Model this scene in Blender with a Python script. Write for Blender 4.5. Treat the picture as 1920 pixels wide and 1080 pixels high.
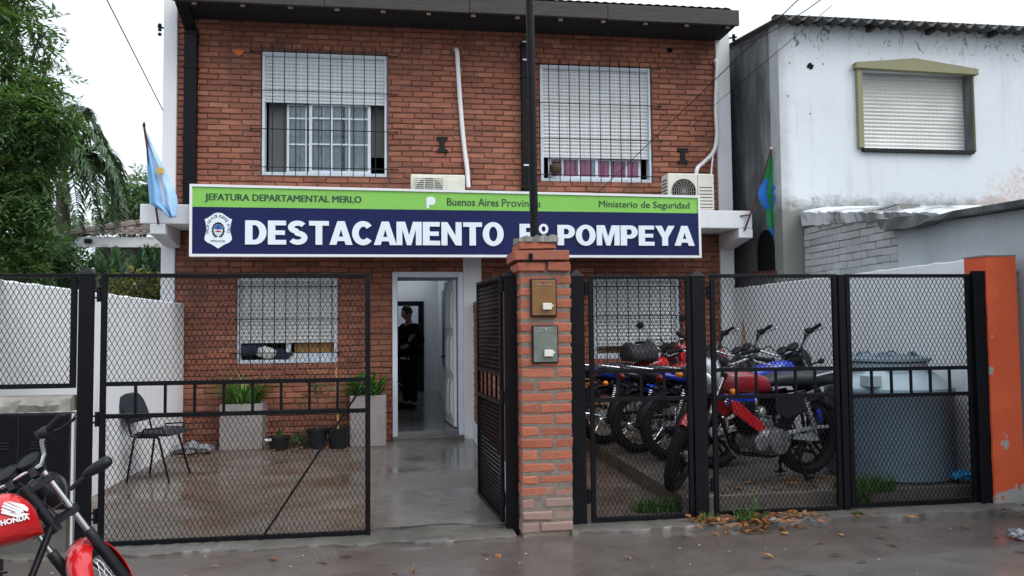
import bpy, bmesh, math, random
import numpy as np
from mathutils import Vector, Matrix
R = math.radians
random.seed(7); rng = np.random.default_rng(7)
scene = bpy.context.scene
for o in list(bpy.data.objects): bpy.data.objects.remove(o)
col = scene.collection

# ------------------------------------------------------------------ camera
F_PX, YAW, PITCH, ROLL, EYE = 1480.0, R(7.93), R(2.81), R(-0.54), 1.47
_f = Vector((math.sin(YAW)*math.cos(PITCH), math.cos(YAW)*math.cos(PITCH), math.sin(PITCH)))
_r0 = Vector((math.cos(YAW), -math.sin(YAW), 0)); _u0 = _r0.cross(_f)
_r = math.cos(ROLL)*_r0 + math.sin(ROLL)*_u0; _u = -math.sin(ROLL)*_r0 + math.cos(ROLL)*_u0
cam_data = bpy.data.cameras.new('camera'); cam = bpy.data.objects.new('camera', cam_data); col.objects.link(cam)
cam_data.sensor_width = 36; cam_data.lens = 36*F_PX/1920; cam_data.clip_start = .05; cam_data.clip_end = 800
cam.matrix_world = Matrix(((_r.x,_u.x,-_f.x,0),(_r.y,_u.y,-_f.y,0),(_r.z,_u.z,-_f.z,EYE),(0,0,0,1)))
scene.camera = cam
def _ray(u, v): return _f + _r*((u-960)/F_PX) - _u*((v-540)/F_PX)
def at(u, v, Y):                       # photo pixel -> point on the vertical plane at depth Y
    d = _ray(u, v); t = Y/d.y; return Vector((d.x*t, Y, d.z*t+EYE))
def ax(u, v, Y): return at(u, v, Y).x
def az(u, v, Y): return at(u, v, Y).z

# ------------------------------------------------------------------ sky, sun, exposure
SUN_EL, SUN_AZ = 50.0, 138.0          # behind and right of the camera, veiled by cloud
w = bpy.data.worlds.new("World"); scene.world = w; w.use_nodes = True
nt = w.node_tree; nt.nodes.clear()
sky = nt.nodes.new('ShaderNodeTexSky'); sky.sky_type = 'NISHITA'; sky.sun_disc = False
sky.sun_elevation = R(SUN_EL); sky.sun_rotation = R(SUN_AZ); sky.air_density = 1.0; sky.dust_density = 6.0; sky.ozone_density = 1.0
hs = nt.nodes.new('ShaderNodeHueSaturation'); hs.inputs['Saturation'].default_value = .22
mx = nt.nodes.new('ShaderNodeMix'); mx.data_type = 'RGBA'; mx.inputs['Factor'].default_value = .62
# grey-white cloud deck, brighter overhead than at the horizon
_tc = nt.nodes.new('ShaderNodeTexCoord'); _sx = nt.nodes.new('ShaderNodeSeparateXYZ'); _mr = nt.nodes.new('ShaderNodeMapRange'); _vm = nt.nodes.new('ShaderNodeVectorMath')
_mr.inputs['From Min'].default_value = 0; _mr.inputs['From Max'].default_value = 1; _mr.inputs['To Min'].default_value = .86; _mr.inputs['To Max'].default_value = 1.55
_vm.operation = 'SCALE'; _vm.inputs[0].default_value = (8.8, 9.7, 10.7)
nt.links.new(_tc.outputs['Generated'], _sx.inputs[0]); nt.links.new(_sx.outputs['Z'], _mr.inputs['Value']); nt.links.new(_mr.outputs[0], _vm.inputs['Scale']); nt.links.new(_vm.outputs[0], mx.inputs['B'])
bg = nt.nodes.new('ShaderNodeBackground'); bg.inputs['Strength'].default_value = .12
wo = nt.nodes.new('ShaderNodeOutputWorld')
nt.links.new(sky.outputs[0], hs.inputs['Color']); nt.links.new(hs.outputs[0], mx.inputs['A'])
nt.links.new(mx.outputs['Result'], bg.inputs['Color']); nt.links.new(bg.outputs[0], wo.inputs[0])
sd = bpy.data.lights.new('sun', 'SUN'); sd.energy = .9; sd.angle = R(40); sd.color = (1, .97, .93)
so = bpy.data.objects.new('sun', sd); col.objects.link(so)
a = R(SUN_AZ); sdir = Vector((math.sin(a)*math.cos(R(SUN_EL)), math.cos(a)*math.cos(R(SUN_EL)), math.sin(R(SUN_EL))))
so.rotation_euler = sdir.to_track_quat('Z', 'Y').to_euler(); so.location = (0, 0, 30)
scene.view_settings.view_transform = 'Standard'; scene.view_settings.look = 'None'
scene.view_settings.exposure = 0.36; scene.view_settings.gamma = 1.0
scene.render.engine = 'CYCLES'
scene.cycles.max_bounces = 8; scene.cycles.transparent_max_bounces = 12

# ------------------------------------------------------------------ materials
def lin(r, g, b): return tuple(((c/255)/12.92 if c/255 <= .04045 else ((c/255+.055)/1.055)**2.4) for c in (r, g, b))
class NB:
    def __init__(s, name):
        s.m = bpy.data.materials.new(name); s.m.use_nodes = True; s.t = s.m.node_tree; s.t.nodes.clear()
        s.out = s.n('ShaderNodeOutputMaterial'); s.p = s.n('ShaderNodeBsdfPrincipled'); s.l(s.p.outputs[0], s.out.inputs[0])
        s.tc = s.n('ShaderNodeTexCoord')
    def n(s, t, **k):
        n = s.t.nodes.new(t)
        for a, b in k.items(): setattr(n, a, b)
        return n
    def l(s, a, b): s.t.links.new(a, b)
    def set(s, sock, v):
        if hasattr(v, 'is_linked'): s.l(v, sock)
        elif isinstance(v, (tuple, list)) and len(v) == 3 and sock.type == 'RGBA': sock.default_value = (*v, 1)
        else: sock.default_value = v
    def map(s, sc=(1, 1, 1), rot=(0, 0, 0), loc=(0, 0, 0)):
        m = s.n('ShaderNodeMapping'); s.l(s.tc.outputs['Object'], m.inputs[0]); m.inputs['Scale'].default_value = sc
        m.inputs['Rotation'].default_value = rot; m.inputs['Location'].default_value = loc; return m.outputs[0]
    def noise(s, scale, detail=4, rough=.55, vec=None, dist=0):
        n = s.n('ShaderNodeTexNoise'); n.inputs['Scale'].default_value = scale; n.inputs['Detail'].default_value = detail
        n.inputs['Roughness'].default_value = rough; n.inputs['Distortion'].default_value = dist
        s.l(vec or s.tc.outputs['Object'], n.inputs['Vector']); return n.outputs['Fac']
    def ramp(s, fac, *stops):
        r = s.n('ShaderNodeValToRGB'); e = r.color_ramp.elements
        while len(e) < len(stops): e.new(.5)
        for k, (p, c) in enumerate(stops):
            e[k].position = p; e[k].color = (c, c, c, 1) if isinstance(c, (int, float)) else (*c, 1)
        s.l(fac, r.inputs[0]); return r.outputs[0]
    def mix(s, fac, a, b, mode='MIX'):
        m = s.n('ShaderNodeMix', data_type='RGBA', blend_type=mode)
        s.set(m.inputs['Factor'], fac); s.set(m.inputs['A'], a); s.set(m.inputs['B'], b); return m.outputs['Result']
    def math(s, op, a, b=0.0, c=0.0):
        m = s.n('ShaderNodeMath', operation=op); s.set(m.inputs[0], a); s.set(m.inputs[1], b); s.set(m.inputs[2], c); return m.outputs[0]
    def xyz(s):
        n = s.n('ShaderNodeSeparateXYZ'); s.l(s.tc.outputs['Object'], n.inputs[0]); return n.outputs
    def bump(s, h, strength=.3, dist=.01):
        b = s.n('ShaderNodeBump'); b.inputs['Strength'].default_value = strength; b.inputs['Distance'].default_value = dist
        s.l(h, b.inputs['Height']); s.l(b.outputs[0], s.p.inputs['Normal'])
    def fin(s, color=None, rough=None, metal=None, **k):
        if color is not None: s.set(s.p.inputs['Base Color'], color)
        if rough is not None: s.set(s.p.inputs['Roughness'], rough)
        if metal is not None: s.set(s.p.inputs['Metallic'], metal)
        for a, b in k.items(): s.set(s.p.inputs[a.replace('_', ' ')], b)
        return s.m
def mul(c, k): return tuple(min(1, x*k) for x in c)
def M(name, c, rough=.5, metal=0, var=.12, vs=6, bump=0, bs=40, rvar=.0, **k):
    b = NB(name); n = b.noise(vs, 5, .6)
    colr = b.ramp(n, (.3, mul(c, 1-var)), (.7, mul(c, 1+var)))
    r = rough
    if rvar: r = b.ramp(b.noise(vs*1.7, 4), (.3, max(0, rough-rvar)), (.7, min(1, rough+rvar)))
    if bump: b.bump(b.noise(bs, 5, .6), bump, .004)
    return b.fin(colr, r, metal, **k)
MT = {}
def brick_mat(name, cols, dark=.6, streak=0, smear=False):
    b = NB(name); g = b.n('ShaderNodeNewGeometry'); rnd = g.outputs['Random Per Island']
    base = b.ramp(rnd, *[(i/(len(cols)-1), c) for i, c in enumerate(cols)])
    n1 = b.noise(9, 5, .65); n2 = b.noise(70, 4, .7)
    base = b.mix(b.ramp(n1, (.42, 0), (.75, .45)), base, mul(cols[0], dark))
    base = b.mix(b.ramp(n2, (.5, 0), (.85, .35)), base, (.40, .20, .13))
    grime = b.noise(1.1, 5, .6, b.map((1, 1, .45)))
    base = b.mix(b.ramp(grime, (.45, 0), (.78, .6)), base, mul(cols[0], .5))
    pale = b.noise(2.3, 6, .7, b.map((1, 1, 1), loc=(7, 3, 1))); base = b.mix(b.ramp(pale, (.55, 0), (.8, .3)), base, (.36,.20,.14))
    if streak:
        st = b.noise(2.6, 6, .65, b.map((1, 1, .16), loc=(2, 0, 5))); base = b.mix(b.math('MULTIPLY', b.ramp(st, (.52, 0), (.74, 1)), streak), base, (.055,.034,.028))
        ef = b.noise(3.1, 7, .7, b.map((1, 1, .5), loc=(9, 0, 2))); base = b.mix(b.math('MULTIPLY', b.ramp(ef, (.60, 0), (.78, 1)), .35), base, (.38,.27,.22))
    if smear:
        x, y, z = b.xyz(); lo = b.math('ADD', b.math('MULTIPLY', b.math('SUBTRACT', .30, z), 1.5), b.math('SUBTRACT', b.noise(7, 6, .7), .5))
        base = b.mix(b.ramp(lo, (.0, 0), (.16, .8)), base, (.25,.20,.175))
        base = b.mix(b.ramp(b.noise(14, 6, .75, b.map(loc=(4, 4, 4))), (.55, 0), (.70, .55)), base, (.22,.165,.135))
    b.bump(b.math('ADD', b.noise(55, 6, .7), b.math('MULTIPLY', b.noise(14, 4, .6), 1.2)), .7, .007)
    return b.fin(base, b.ramp(n1, (.3, .85), (.8, .55)))
MT['brick'] = brick_mat('facade_brick', [(0.192,0.065,0.041), (0.301,0.100,0.056), (0.346,0.120,0.068), (0.256,0.082,0.048), (0.410,0.159,0.093), (0.320,0.107,0.060), (0.230,0.076,0.048)], streak=.55)
MT['brick_pillar'] = brick_mat('pillar_brick', [(0.270,0.073,0.040), (0.361,0.096,0.050), (0.426,0.123,0.065), (0.321,0.084,0.046), (0.464,0.146,0.083), (0.386,0.106,0.054)], smear=True)
def mortar(name, c):
    b = NB(name); n = b.noise(30, 5, .7); b.bump(n, .8, .008)
    return b.fin(b.ramp(n, (.3, mul(c, .7)), (.7, mul(c, 1.2))), .95)
MT['mortar'] = mortar('brown_mortar', (.135, .066, .046)); MT['mortar_grey'] = mortar('grey_mortar', (.19, .155, .13))
def wall_paint(name, c, grime=(.18,.18,.15), lo=.55, hi=.85, amt=.55, streak=True, drip=.35):
    b = NB(name)
    n = b.noise(1.6, 6, .62, b.map((1, 1, .5)))
    base = b.mix(b.math('MULTIPLY', b.ramp(n, (lo, 0), (hi, 1)), amt), c, grime)
    if streak:
        s = b.noise(3.2, 5, .6, b.map((5, 5, .35)))
        base = b.mix(b.math('MULTIPLY', b.ramp(s, (.56, 0), (.8, 1)), drip), base, grime)
    f = b.noise(45, 5, .65); b.bump(f, .25, .004)
    base = b.mix(b.ramp(f, (.35, 0), (.75, .12)), base, mul(c, .6))
    return b.fin(base, .75)
MT['white_wall'] = wall_paint('white_wall_paint', (.79,.81,.84), amt=.30, drip=.28)
MT['white_trim'] = wall_paint('white_trim_paint', (.72,.73,.75), amt=.30, drip=.2)
MT['hall_paint'] = M('hall_paint', (.68,.71,.74), .6, var=.04)
MT['black'] = M('black_paint', (.0045,.0045,.0065), .42, var=.35, vs=14, rvar=.12, Specular_IOR_Level=.16)
MT['black_matte'] = M('black_matte', (.006,.006,.007), .8, var=.3, Specular_IOR_Level=.15)
MT['iron'] = M('dark_iron', (.014,.014,.016), .6, var=.35, vs=20, Specular_IOR_Level=.2)
MT['pvc_white'] = M('white_plastic', (.72,.73,.74), .35, var=.05)
MT['alu_white'] = M('white_window_frame', (.62,.68,.76), .35, var=.06)
MT['navy'] = M('navy_vinyl', (.012,.016,.078), .3, var=.12, vs=1.2, Specular_IOR_Level=.15)
MT['green_band'] = M('green_vinyl', (.225,.52,.10), .3, var=.06, vs=1.2, Specular_IOR_Level=.2)
MT['letters'] = M('white_letters', (.72,.78,.84), .35, var=.02)
MT['dark_green_text'] = M('dark_green_letters', (.012,.05,.03), .4, var=.02)
MT['wood_dark'] = None
def wood(name, c, sc=(1.2, 12, 12), rough=.7, a=.5):
    b = NB(name); n = b.noise(5, 6, .65, b.map(sc), .6); b.bump(n, .5, .006)
    return b.fin(b.ramp(n, (.3, mul(c, 1-a)), (.7, mul(c, 1+a))), rough)
MT['wood_dark'] = wood('weathered_dark_wood', (.036,.030,.028), (.6, 9, 14))
MT['wood_black'] = wood('dark_stained_wood', (.007,.006,.006), (9, .8, 9), .9)
MT['wood_ochre'] = wood('ochre_wood', (.42,.23,.075), (9, 9, .8), a=.25)
MT['wood_pale'] = wood('pale_wood', (.30,.20,.12), (9, 9, .8), a=.25)
MT['glass'] = None
def glass(name, tint=(.90,.93,.95), t=.7):
    b = NB(name); tr = b.n('ShaderNodeBsdfTransparent'); gl = b.n('ShaderNodeBsdfGlossy'); ms = b.n('ShaderNodeMixShader'); fr = b.n('ShaderNodeFresnel')
    tr.inputs[0].default_value = (*tint, 1); gl.inputs['Roughness'].default_value = .03; fr.inputs[0].default_value = 1.5
    b.bump(b.noise(1.5, 2), .05, .02)
    b.l(fr.outputs[0], ms.inputs[0]); b.l(tr.outputs[0], ms.inputs[1]); b.l(gl.outputs[0], ms.inputs[2]); b.l(ms.outputs[0], b.out.inputs[0])
    return b.m
MT['glass'] = glass('window_glass')
def shutter_mat(name, c, pitch, z0, sc=(.20,.215,.225)):
    b = NB(name); x, y, z = b.xyz()
    zz = b.math('FRACT', b.math('DIVIDE', b.math('SUBTRACT', z, z0), pitch))
    xx = b.math('FRACT', b.math('DIVIDE', x, .062))
    slot = b.math('MULTIPLY', b.math('LESS_THAN', zz, .13), b.math('LESS_THAN', xx, .62))
    n = b.noise(3, 5); base = b.ramp(n, (.3, mul(c, .9)), (.7, mul(c, 1.05)))
    return b.fin(b.mix(slot, base, sc), .45)
MT['granite'] = None
def granite(name, c):
    b = NB(name); n = b.noise(160, 3, .7); n2 = b.noise(4, 4)
    base = b.ramp(n, (.35, mul(c, .55)), (.65, mul(c, 1.3)))
    base = b.mix(b.ramp(n2, (.5, 0), (.8, .4)), base, mul(c, .5))
    return b.fin(base, .6)
MT['granite'] = granite('speckled_stone', (.30,.27,.26))
MT['cement'] = wall_paint('cement_render', (.24,.235,.22), (.06,.06,.055), .45, .75, .6)
MT['chrome'] = M('chrome', (.62,.63,.65), .18, 1, var=.06, rvar=.08)
MT['alu'] = M('cast_aluminium', (.42,.43,.44), .42, .55, var=.3, vs=20, rvar=.1)
MT['alu_dark'] = M('dull_engine_metal', (.20,.205,.21), .5, .5, var=.5, vs=18, rvar=.12)
MT['rubber'] = M('tyre_rubber', (.010,.010,.011), .75, var=.3, vs=20, bump=.3, Specular_IOR_Level=.25)
MT['bike_red'] = M('red_enamel', (.50,.010,.014), .22, var=.08, Coat_Weight=.6, Coat_Roughness=.08)
MT['bike_darkred'] = M('dark_red_enamel', (.24,.012,.018), .3, var=.15, Coat_Weight=.4)
MT['bike_blue'] = M('blue_enamel', (.012,.035,.42), .25, var=.1, Coat_Weight=.5)
MT['bike_black'] = M('black_enamel', (.012,.012,.016), .2, var=.2, Coat_Weight=.5)
MT['bike_silver'] = M('silver_enamel', (.42,.43,.45), .3, .6, var=.1)
MT['vinyl'] = M('seat_vinyl', (.020,.025,.034), .45, var=.25, bump=.15, Specular_IOR_Level=.35)
MT['plastic'] = M('black_plastic', (.010,.011,.014), .5, var=.25, rvar=.1, Specular_IOR_Level=.3)
MT['lens_dark'] = M('dark_red_lens', (.10,.004,.004), .2, var=.1)
MT['gauge_face'] = M('gauge_glass', (.012,.014,.018), .6, var=.3, vs=30, Specular_IOR_Level=.15)
MT['amber'] = M('amber_lens', (.75,.20,.01), .2, var=.05)
MT['lens_red'] = M('red_lens', (.45,.01,.01), .15, var=.05)
MT['lens'] = M('clear_lens', (.55,.57,.6), .08, .5, var=.05)
MT['badge'] = M('silver_badge', (.75,.76,.78), .3, .2, var=.03)
MT['cloth_sky'] = M('light_blue_cloth', (.22,.44,.72), .85, var=.1, vs=5)
MT['cloth_pale'] = M('pale_blue_cloth', (.36,.56,.78), .85, var=.1, vs=5)
MT['chip'] = M('chipped_orange_brick', (.50,.13,.035), .9, var=.3, vs=30)
MT['cloth_white'] = M('white_cloth', (.62,.68,.76), .85, var=.06, vs=5)
MT['sun_yellow'] = M('yellow_print', (.55,.36,.06), .8, var=.05)
MT['cloth_green'] = M('green_cloth', (.01,.20,.062), .8, var=.15, vs=6)
MT['cloth_blue'] = M('blue_cloth', (.012,.13,.46), .8, var=.12, vs=6)
MT['dark_red'] = M('rusty_red_paint', (.09,.022,.02), .6, var=.3)
MT['orange'] = None
def orange():
    b = NB('orange_painted_render'); n = b.noise(2.2, 6, .6); f = b.noise(40, 5)
    base = b.ramp(n, (.3, (.58,.080,.024)), (.7, (.70,.112,.036)))
    x, y, z = b.xyz()
    flake = b.math('ADD', b.noise(5.5, 4, .55), b.math('MULTIPLY', b.math('MAXIMUM', b.math('SUBTRACT', .22, z), 0.0), 1.6))
    base = b.mix(b.ramp(flake, (.665, 0), (.675, 1)), base, (.34,.33,.31))
    b.bump(f, .3, .005); return b.fin(base, .6)
MT['orange'] = orange()
MT['tank'] = M('blue_grey_polyethylene', (.135,.19,.235), .55, var=.12, vs=2.5)
MT['tank_light'] = M('pale_blue_grey_polyethylene', (.36,.45,.50), .5, var=.12, vs=2.5)
MT['meter_ochre'] = M('ochre_meter_cover', (.20,.095,.026), .3, var=.12)
MT['meter_grey'] = M('grey_meter_cover', (.15,.17,.145), .25, var=.2, vs=9)
MT['cream'] = M('cream_plastic', (.66,.64,.56), .4, var=.08)
MT['pink'] = M('pink_curtain', (.90,.14,.36), .9, var=.4, vs=9)
MT['sheer'] = M('sky_tinted_sheer_curtain', (.50,.55,.58), .9, var=.2, vs=7)  # curtain colour also carries the pale sky reflected in the panes
MT['curtain'] = M('pale_curtain', (.62,.62,.58), .9, var=.15)
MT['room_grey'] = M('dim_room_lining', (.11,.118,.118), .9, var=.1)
MT['clay'] = M('dark_clay', (.06,.035,.025), .8, var=.3)
MT['navy_cloth'] = M('navy_fabric', (.018,.022,.05), .9, var=.4, vs=14)
MT['skin'] = M('skin', (.30,.17,.11), .55, var=.08)
MT['hair'] = M('black_hair', (.010,.009,.008), .6, var=.3)
MT['uniform'] = M('dark_uniform_cloth', (.006,.007,.010), .95, var=.25, Specular_IOR_Level=.1)
MT['bag'] = M('white_plastic_film', (.22,.235,.25), .25, var=.4, vs=12)
MT['blue_plastic'] = M('blue_plastic_film', (.02,.30,.62), .4, var=.1)
MT['tile_brown'] = None
def tiles():
    b = NB('clay_roof_tile'); n = b.noise(3, 5, .7); rnd = b.n('ShaderNodeNewGeometry').outputs['Random Per Island']
    return b.fin(b.mix(b.ramp(n, (.4, 0), (.7, .6)), b.ramp(rnd, (0, (.075,.052,.045)), (1, (.19,.145,.125))), (.07,.055,.05)), .8)
MT['tile_brown'] = tiles()
MT['cottage_wall'] = M('taupe_render', (.20,.18,.165), .9, var=.1)
def leaf(name, cols, tr=.35):
    b = NB(name); rnd = b.n('ShaderNodeNewGeometry').outputs['Random Per Island']
    c = b.ramp(rnd, *[(i/(len(cols)-1), k) for i, k in enumerate(cols)])
    d = b.p; b.set(d.inputs['Base Color'], c); d.inputs['Roughness'].default_value = .42
    t = b.n('ShaderNodeBsdfTranslucent'); b.l(b.mix(1.0, c, (1.2,1.3,.5), 'MULTIPLY'), t.inputs[0]); ms = b.n('ShaderNodeMixShader'); ms.inputs[0].default_value = tr
    b.l(d.outputs[0], ms.inputs[1]); b.l(t.outputs[0], ms.inputs[2]); b.l(ms.outputs[0], b.out.inputs[0]); return b.m
MT['leaf_tree'] = leaf('tree_leaf', [(0.047,0.091,0.041), (0.074,0.150,0.054), (0.101,0.195,0.068), (0.149,0.247,0.095), (0.081,0.163,0.061), (0.176,0.169,0.074)])
MT['leaf_palm'] = leaf('palm_leaflet', [(0.043,0.080,0.043), (0.067,0.117,0.061), (0.104,0.159,0.092)], .2)
MT['leaf_far'] = leaf('haze_tinted_leaf', [(0.068,0.128,0.068), (0.120,0.210,0.105), (0.165,0.255,0.150)])  # distance haze is painted in: leaf greens lightened for the far trees
MT['leaf_dark'] = leaf('dark_leaf', [(0.028,0.070,0.025), (0.056,0.126,0.042), (0.084,0.168,0.056)])
MT['leaf_yellow'] = leaf('variegated_leaf', [(.05,.10,.02), (.16,.16,.03), (.30,.24,.05), (.07,.13,.03)])
MT['leaf_fern'] = leaf('fern_leaf', [(.04,.11,.045), (.07,.17,.07), (.09,.21,.08)])
MT['leaf_strap'] = leaf('strap_leaf', [(.035,.12,.02), (.06,.19,.03), (.09,.24,.04), (.30,.30,.14)], .3)
MT['leaf_broad'] = leaf('broad_leaf', [(.03,.13,.02), (.06,.22,.035), (.04,.16,.03)], .3)
MT['leaf_dead'] = leaf('fallen_leaf', [(.24,.085,.03), (.33,.14,.045), (.17,.065,.03), (.40,.20,.07), (.12,.05,.03)], .1)
MT['grass'] = leaf('grass_blade', [(.03,.085,.015), (.06,.14,.02), (.08,.15,.035)], .3)
MT['bark'] = wood('bark', (.06,.048,.038), (14, 14, 2))
def wet(name, c1, c2, rlo, rhi, stain=None, seam=None):
    b = NB(name); big = b.noise(1.0, 6, .62, dist=.8); mid = b.noise(5, 6, .7); fine = b.noise(90, 4, .7)
    base = b.ramp(big, (.32, c1), (.68, c2))
    base = b.mix(b.ramp(mid, (.4, 0), (.75, .4)), base, mul(c1, .55))
    base = b.mix(b.ramp(fine, (.55, 0), (.8, .3)), base, mul(c2, 1.5))
    if stain:
        v = b.n('ShaderNodeTexVoronoi'); v.inputs['Scale'].default_value = 2.1; b.l(b.tc.outputs['Object'], v.inputs['Vector'])
        blot = b.math('ADD', v.outputs['Distance'], b.math('MULTIPLY', mid, .22))
        base = b.mix(b.ramp(blot, (.19, .75), (.23, 0)), base, stain)
    wetm = b.noise(.9, 5, .55, b.map((1, 1.6, 1), loc=(3.1, 1.7, 0)), .5)
    rough = b.ramp(wetm, (.36, rlo), (.62, rhi))
    h = b.math('ADD', b.math('MULTIPLY', fine, .25), b.math('MULTIPLY', mid, .8))
    hb = b.math('MULTIPLY', h, b.ramp(wetm, (.36, .10), (.62, 1.0)))
    b.bump(hb, .5, .008)
    return b.fin(base, rough, Specular_IOR_Level=.55)
MT['sidewalk'] = wet('wet_sidewalk', (0.085,0.068,0.061), (0.134,0.113,0.105), .07, .42, stain=(.03,.026,.025))
MT['yard'] = wet('wet_brown_paving', (0.091,0.062,0.046), (0.200,0.165,0.140), .10, .55)
MT['path'] = wet('wet_smooth_concrete', (0.113,0.101,0.091), (0.178,0.163,0.147), .08, .36)
MT['platform'] = wet('dirty_concrete', (.085,.070,.058), (.16,.138,.118), .2, .7)
MT['pale_concrete'] = wet('pale_concrete', (.088,.080,.075), (.13,.12,.112), .1, .45, stain=(.03,.027,.026))
MT['asphalt'] = M('asphalt', (.05,.05,.05), .6, var=.2)
MT['hall_floor'] = wet('polished_hall_floor', (.13,.135,.14), (.19,.195,.20), .06, .16)
MT['sill'] = wet('grey_concrete_sill', (.075,.068,.06), (.135,.125,.112), .2, .6)

# ------------------------------------------------------------------ mesh builder and scene helpers
class MB:
    def __init__(s): s.v = []; s.f = []; s.mi = []
    def add(s, v, f, m=0):
        k = len(s.v); s.v += [tuple(p) for p in v]; s.f += [tuple(i+k for i in q) for q in f]; s.mi += [m]*len(f); return s
    def box(s, x0, x1, y0, y1, z0, z1, m=0):
        return s.add([(x0,y0,z0),(x1,y0,z0),(x1,y1,z0),(x0,y1,z0),(x0,y0,z1),(x1,y0,z1),(x1,y1,z1),(x0,y1,z1)],
                     [(0,3,2,1),(4,5,6,7),(0,1,5,4),(1,2,6,5),(2,3,7,6),(3,0,4,7)], m)
    def obox(s, c, sx, sy, sz, mat=None, m=0):
        mat = mat or Matrix.Identity(3); c = Vector(c)
        vs = [c + mat @ Vector((x*sx/2, y*sy/2, z*sz/2)) for z in (-1, 1) for x, y in ((-1,-1),(1,-1),(1,1),(-1,1))]
        return s.add(vs, [(0,3,2,1),(4,5,6,7),(0,1,5,4),(1,2,6,5),(2,3,7,6),(3,0,4,7)], m)
    def tube(s, pts, r, n=8, caps=True, m=0, flat=None):
        pts = [Vector(p) for p in pts]; rs = r if isinstance(r, (list, tuple)) else [r]*len(pts)
        rings = []; prev = None
        for i, p in enumerate(pts):
            t = (pts[min(i+1, len(pts)-1)] - pts[max(i-1, 0)]).normalized()
            if prev is None:
                ref = Vector((0,0,1)) if abs(t.z) < .9 else Vector((1,0,0)); a1 = t.cross(ref).normalized()
            else:
                a1 = (prev - t*prev.dot(t)).normalized()
            prev = a1; b1 = t.cross(a1)
            k2 = flat or 1.0
            rings.append([p + (a1*math.cos(2*math.pi*k/n) + b1*math.sin(2*math.pi*k/n)*k2)*rs[i] for k in range(n)])
        return s.loft(rings, caps, m)
    def loft(s, rings, caps=True, m=0, closed=True):
        n = len(rings[0]); vs = [p for r_ in rings for p in r_]; fs = []
        for i in range(len(rings)-1):
            for k in range(n if closed else n-1):
                k2 = (k+1) % n; fs.append((i*n+k, i*n+k2, (i+1)*n+k2, (i+1)*n+k))
        if caps and closed:
            fs.append(tuple(reversed(range(n)))); fs.append(tuple((len(rings)-1)*n+k for k in range(n)))
        return s.add(vs, fs, m)
    def lathe(s, prof, o=(0,0,0), axis=(0,0,1), n=24, caps=True, m=0):
        axis = Vector(axis).normalized(); ref = Vector((0,0,1)) if abs(axis.z) < .9 else Vector((1,0,0))
        a1 = axis.cross(ref).normalized(); b1 = axis.cross(a1); o = Vector(o)
        return s.loft([[o + axis*h + (a1*math.cos(2*math.pi*k/n)+b1*math.sin(2*math.pi*k/n))*r for k in range(n)] for r, h in prof], caps, m)
    def torus(s, c, axis, R_, r, n=32, k=8, m=0, ry=None, a0=0, a1=2*math.pi):
        axis = Vector(axis).normalized(); ref = Vector((0,0,1)) if abs(axis.z) < .9 else Vector((1,0,0))
        e1 = axis.cross(ref).normalized(); e2 = axis.cross(e1); c = Vector(c); ry = ry or r; full = abs(a1-a0-2*math.pi) < 1e-6
        rings = []
        for i in range(n + (0 if full else 1)):
            t = a0+(a1-a0)*i/n; d = e1*math.cos(t)+e2*math.sin(t)
            rings.append([c + d*(R_ + r*math.cos(2*math.pi*j/k)) + axis*ry*math.sin(2*math.pi*j/k) for j in range(k)])
        if full: rings.append(rings[0])
        return s.loft(rings, False, m)
    def prism(s, poly, fn, d, m=0):     # poly of 2-D points, fn(a, b, depth) -> 3-D
        n = len(poly); vs = [fn(a, b, 0) for a, b in poly] + [fn(a, b, d) for a, b in poly]
        fs = [tuple(range(n)), tuple(reversed(range(n, 2*n)))] + [(i, i+n, (i+1) % n + n, (i+1) % n) for i in range(n)]
        return s.add(vs, fs, m)
    def ellipsoid(s, c, rx, ry, rz, n=12, k=8, mat=None, m=0):
        c = Vector(c); mat = mat or Matrix.Identity(3); rings = []
        for i in range(k+1):
            t = math.pi*(i+.02)/(k+.04) - math.pi/2
            rings.append([c + mat @ Vector((rx*math.cos(t)*math.cos(2*math.pi*j/n), ry*math.cos(t)*math.sin(2*math.pi*j/n), rz*math.sin(t))) for j in range(n)])
        return s.loft(rings, True, m)
    def xf(s, fn): s.v = [tuple(fn(Vector(p))) for p in s.v]; return s
    def build(s, name, mats, parent=None, smooth=None, bevel=None, local=False):
        me = bpy.data.meshes.new(name); me.from_pydata(s.v, [], s.f)
        if not isinstance(mats, (list, tuple)): mats = [mats]
        for m in mats: me.materials.append(m)
        if len(mats) > 1: me.polygons.foreach_set('material_index', s.mi)
        bm = bmesh.new(); bm.from_mesh(me); bmesh.ops.recalc_face_normals(bm, faces=bm.faces); bm.to_mesh(me); bm.free()
        if smooth:
            me.polygons.foreach_set('use_smooth', [True]*len(me.polygons)); me.set_sharp_from_angle(angle=R(smooth))
        me.update()
        o = bpy.data.objects.new(name, me); col.objects.link(o)
        if bevel:
            md = o.modifiers.new('bevel', 'BEVEL'); md.width = bevel; md.segments = 2; md.limit_method = 'ANGLE'; md.angle_limit = R(40)
        if parent:
            o.parent = parent
            if not local and parent.type == 'EMPTY': o.matrix_parent_inverse = WM[parent.name].inverted()
        return o
WM = {}
def thing(name, label, cat, loc=(0,0,0), rotz=0, group=None, mat=None):
    o = bpy.data.objects.new(name, None); col.objects.link(o); o.empty_display_size = .2
    m = mat or (Matrix.Translation(Vector(loc)) @ Matrix.Rotation(rotz, 4, 'Z'))
    o.matrix_basis = m; WM[o.name] = m; o['label'] = label; o['category'] = cat
    if group: o['group'] = group
    return o
def tag(o, label, cat, group=None, kind=None):
    o['label'] = label; o['category'] = cat
    if group: o['group'] = group
    if kind: o['kind'] = kind
    return o
def struct(o, label, cat): o['kind'] = 'structure'; o['label'] = label; o['category'] = cat; return o

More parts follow.
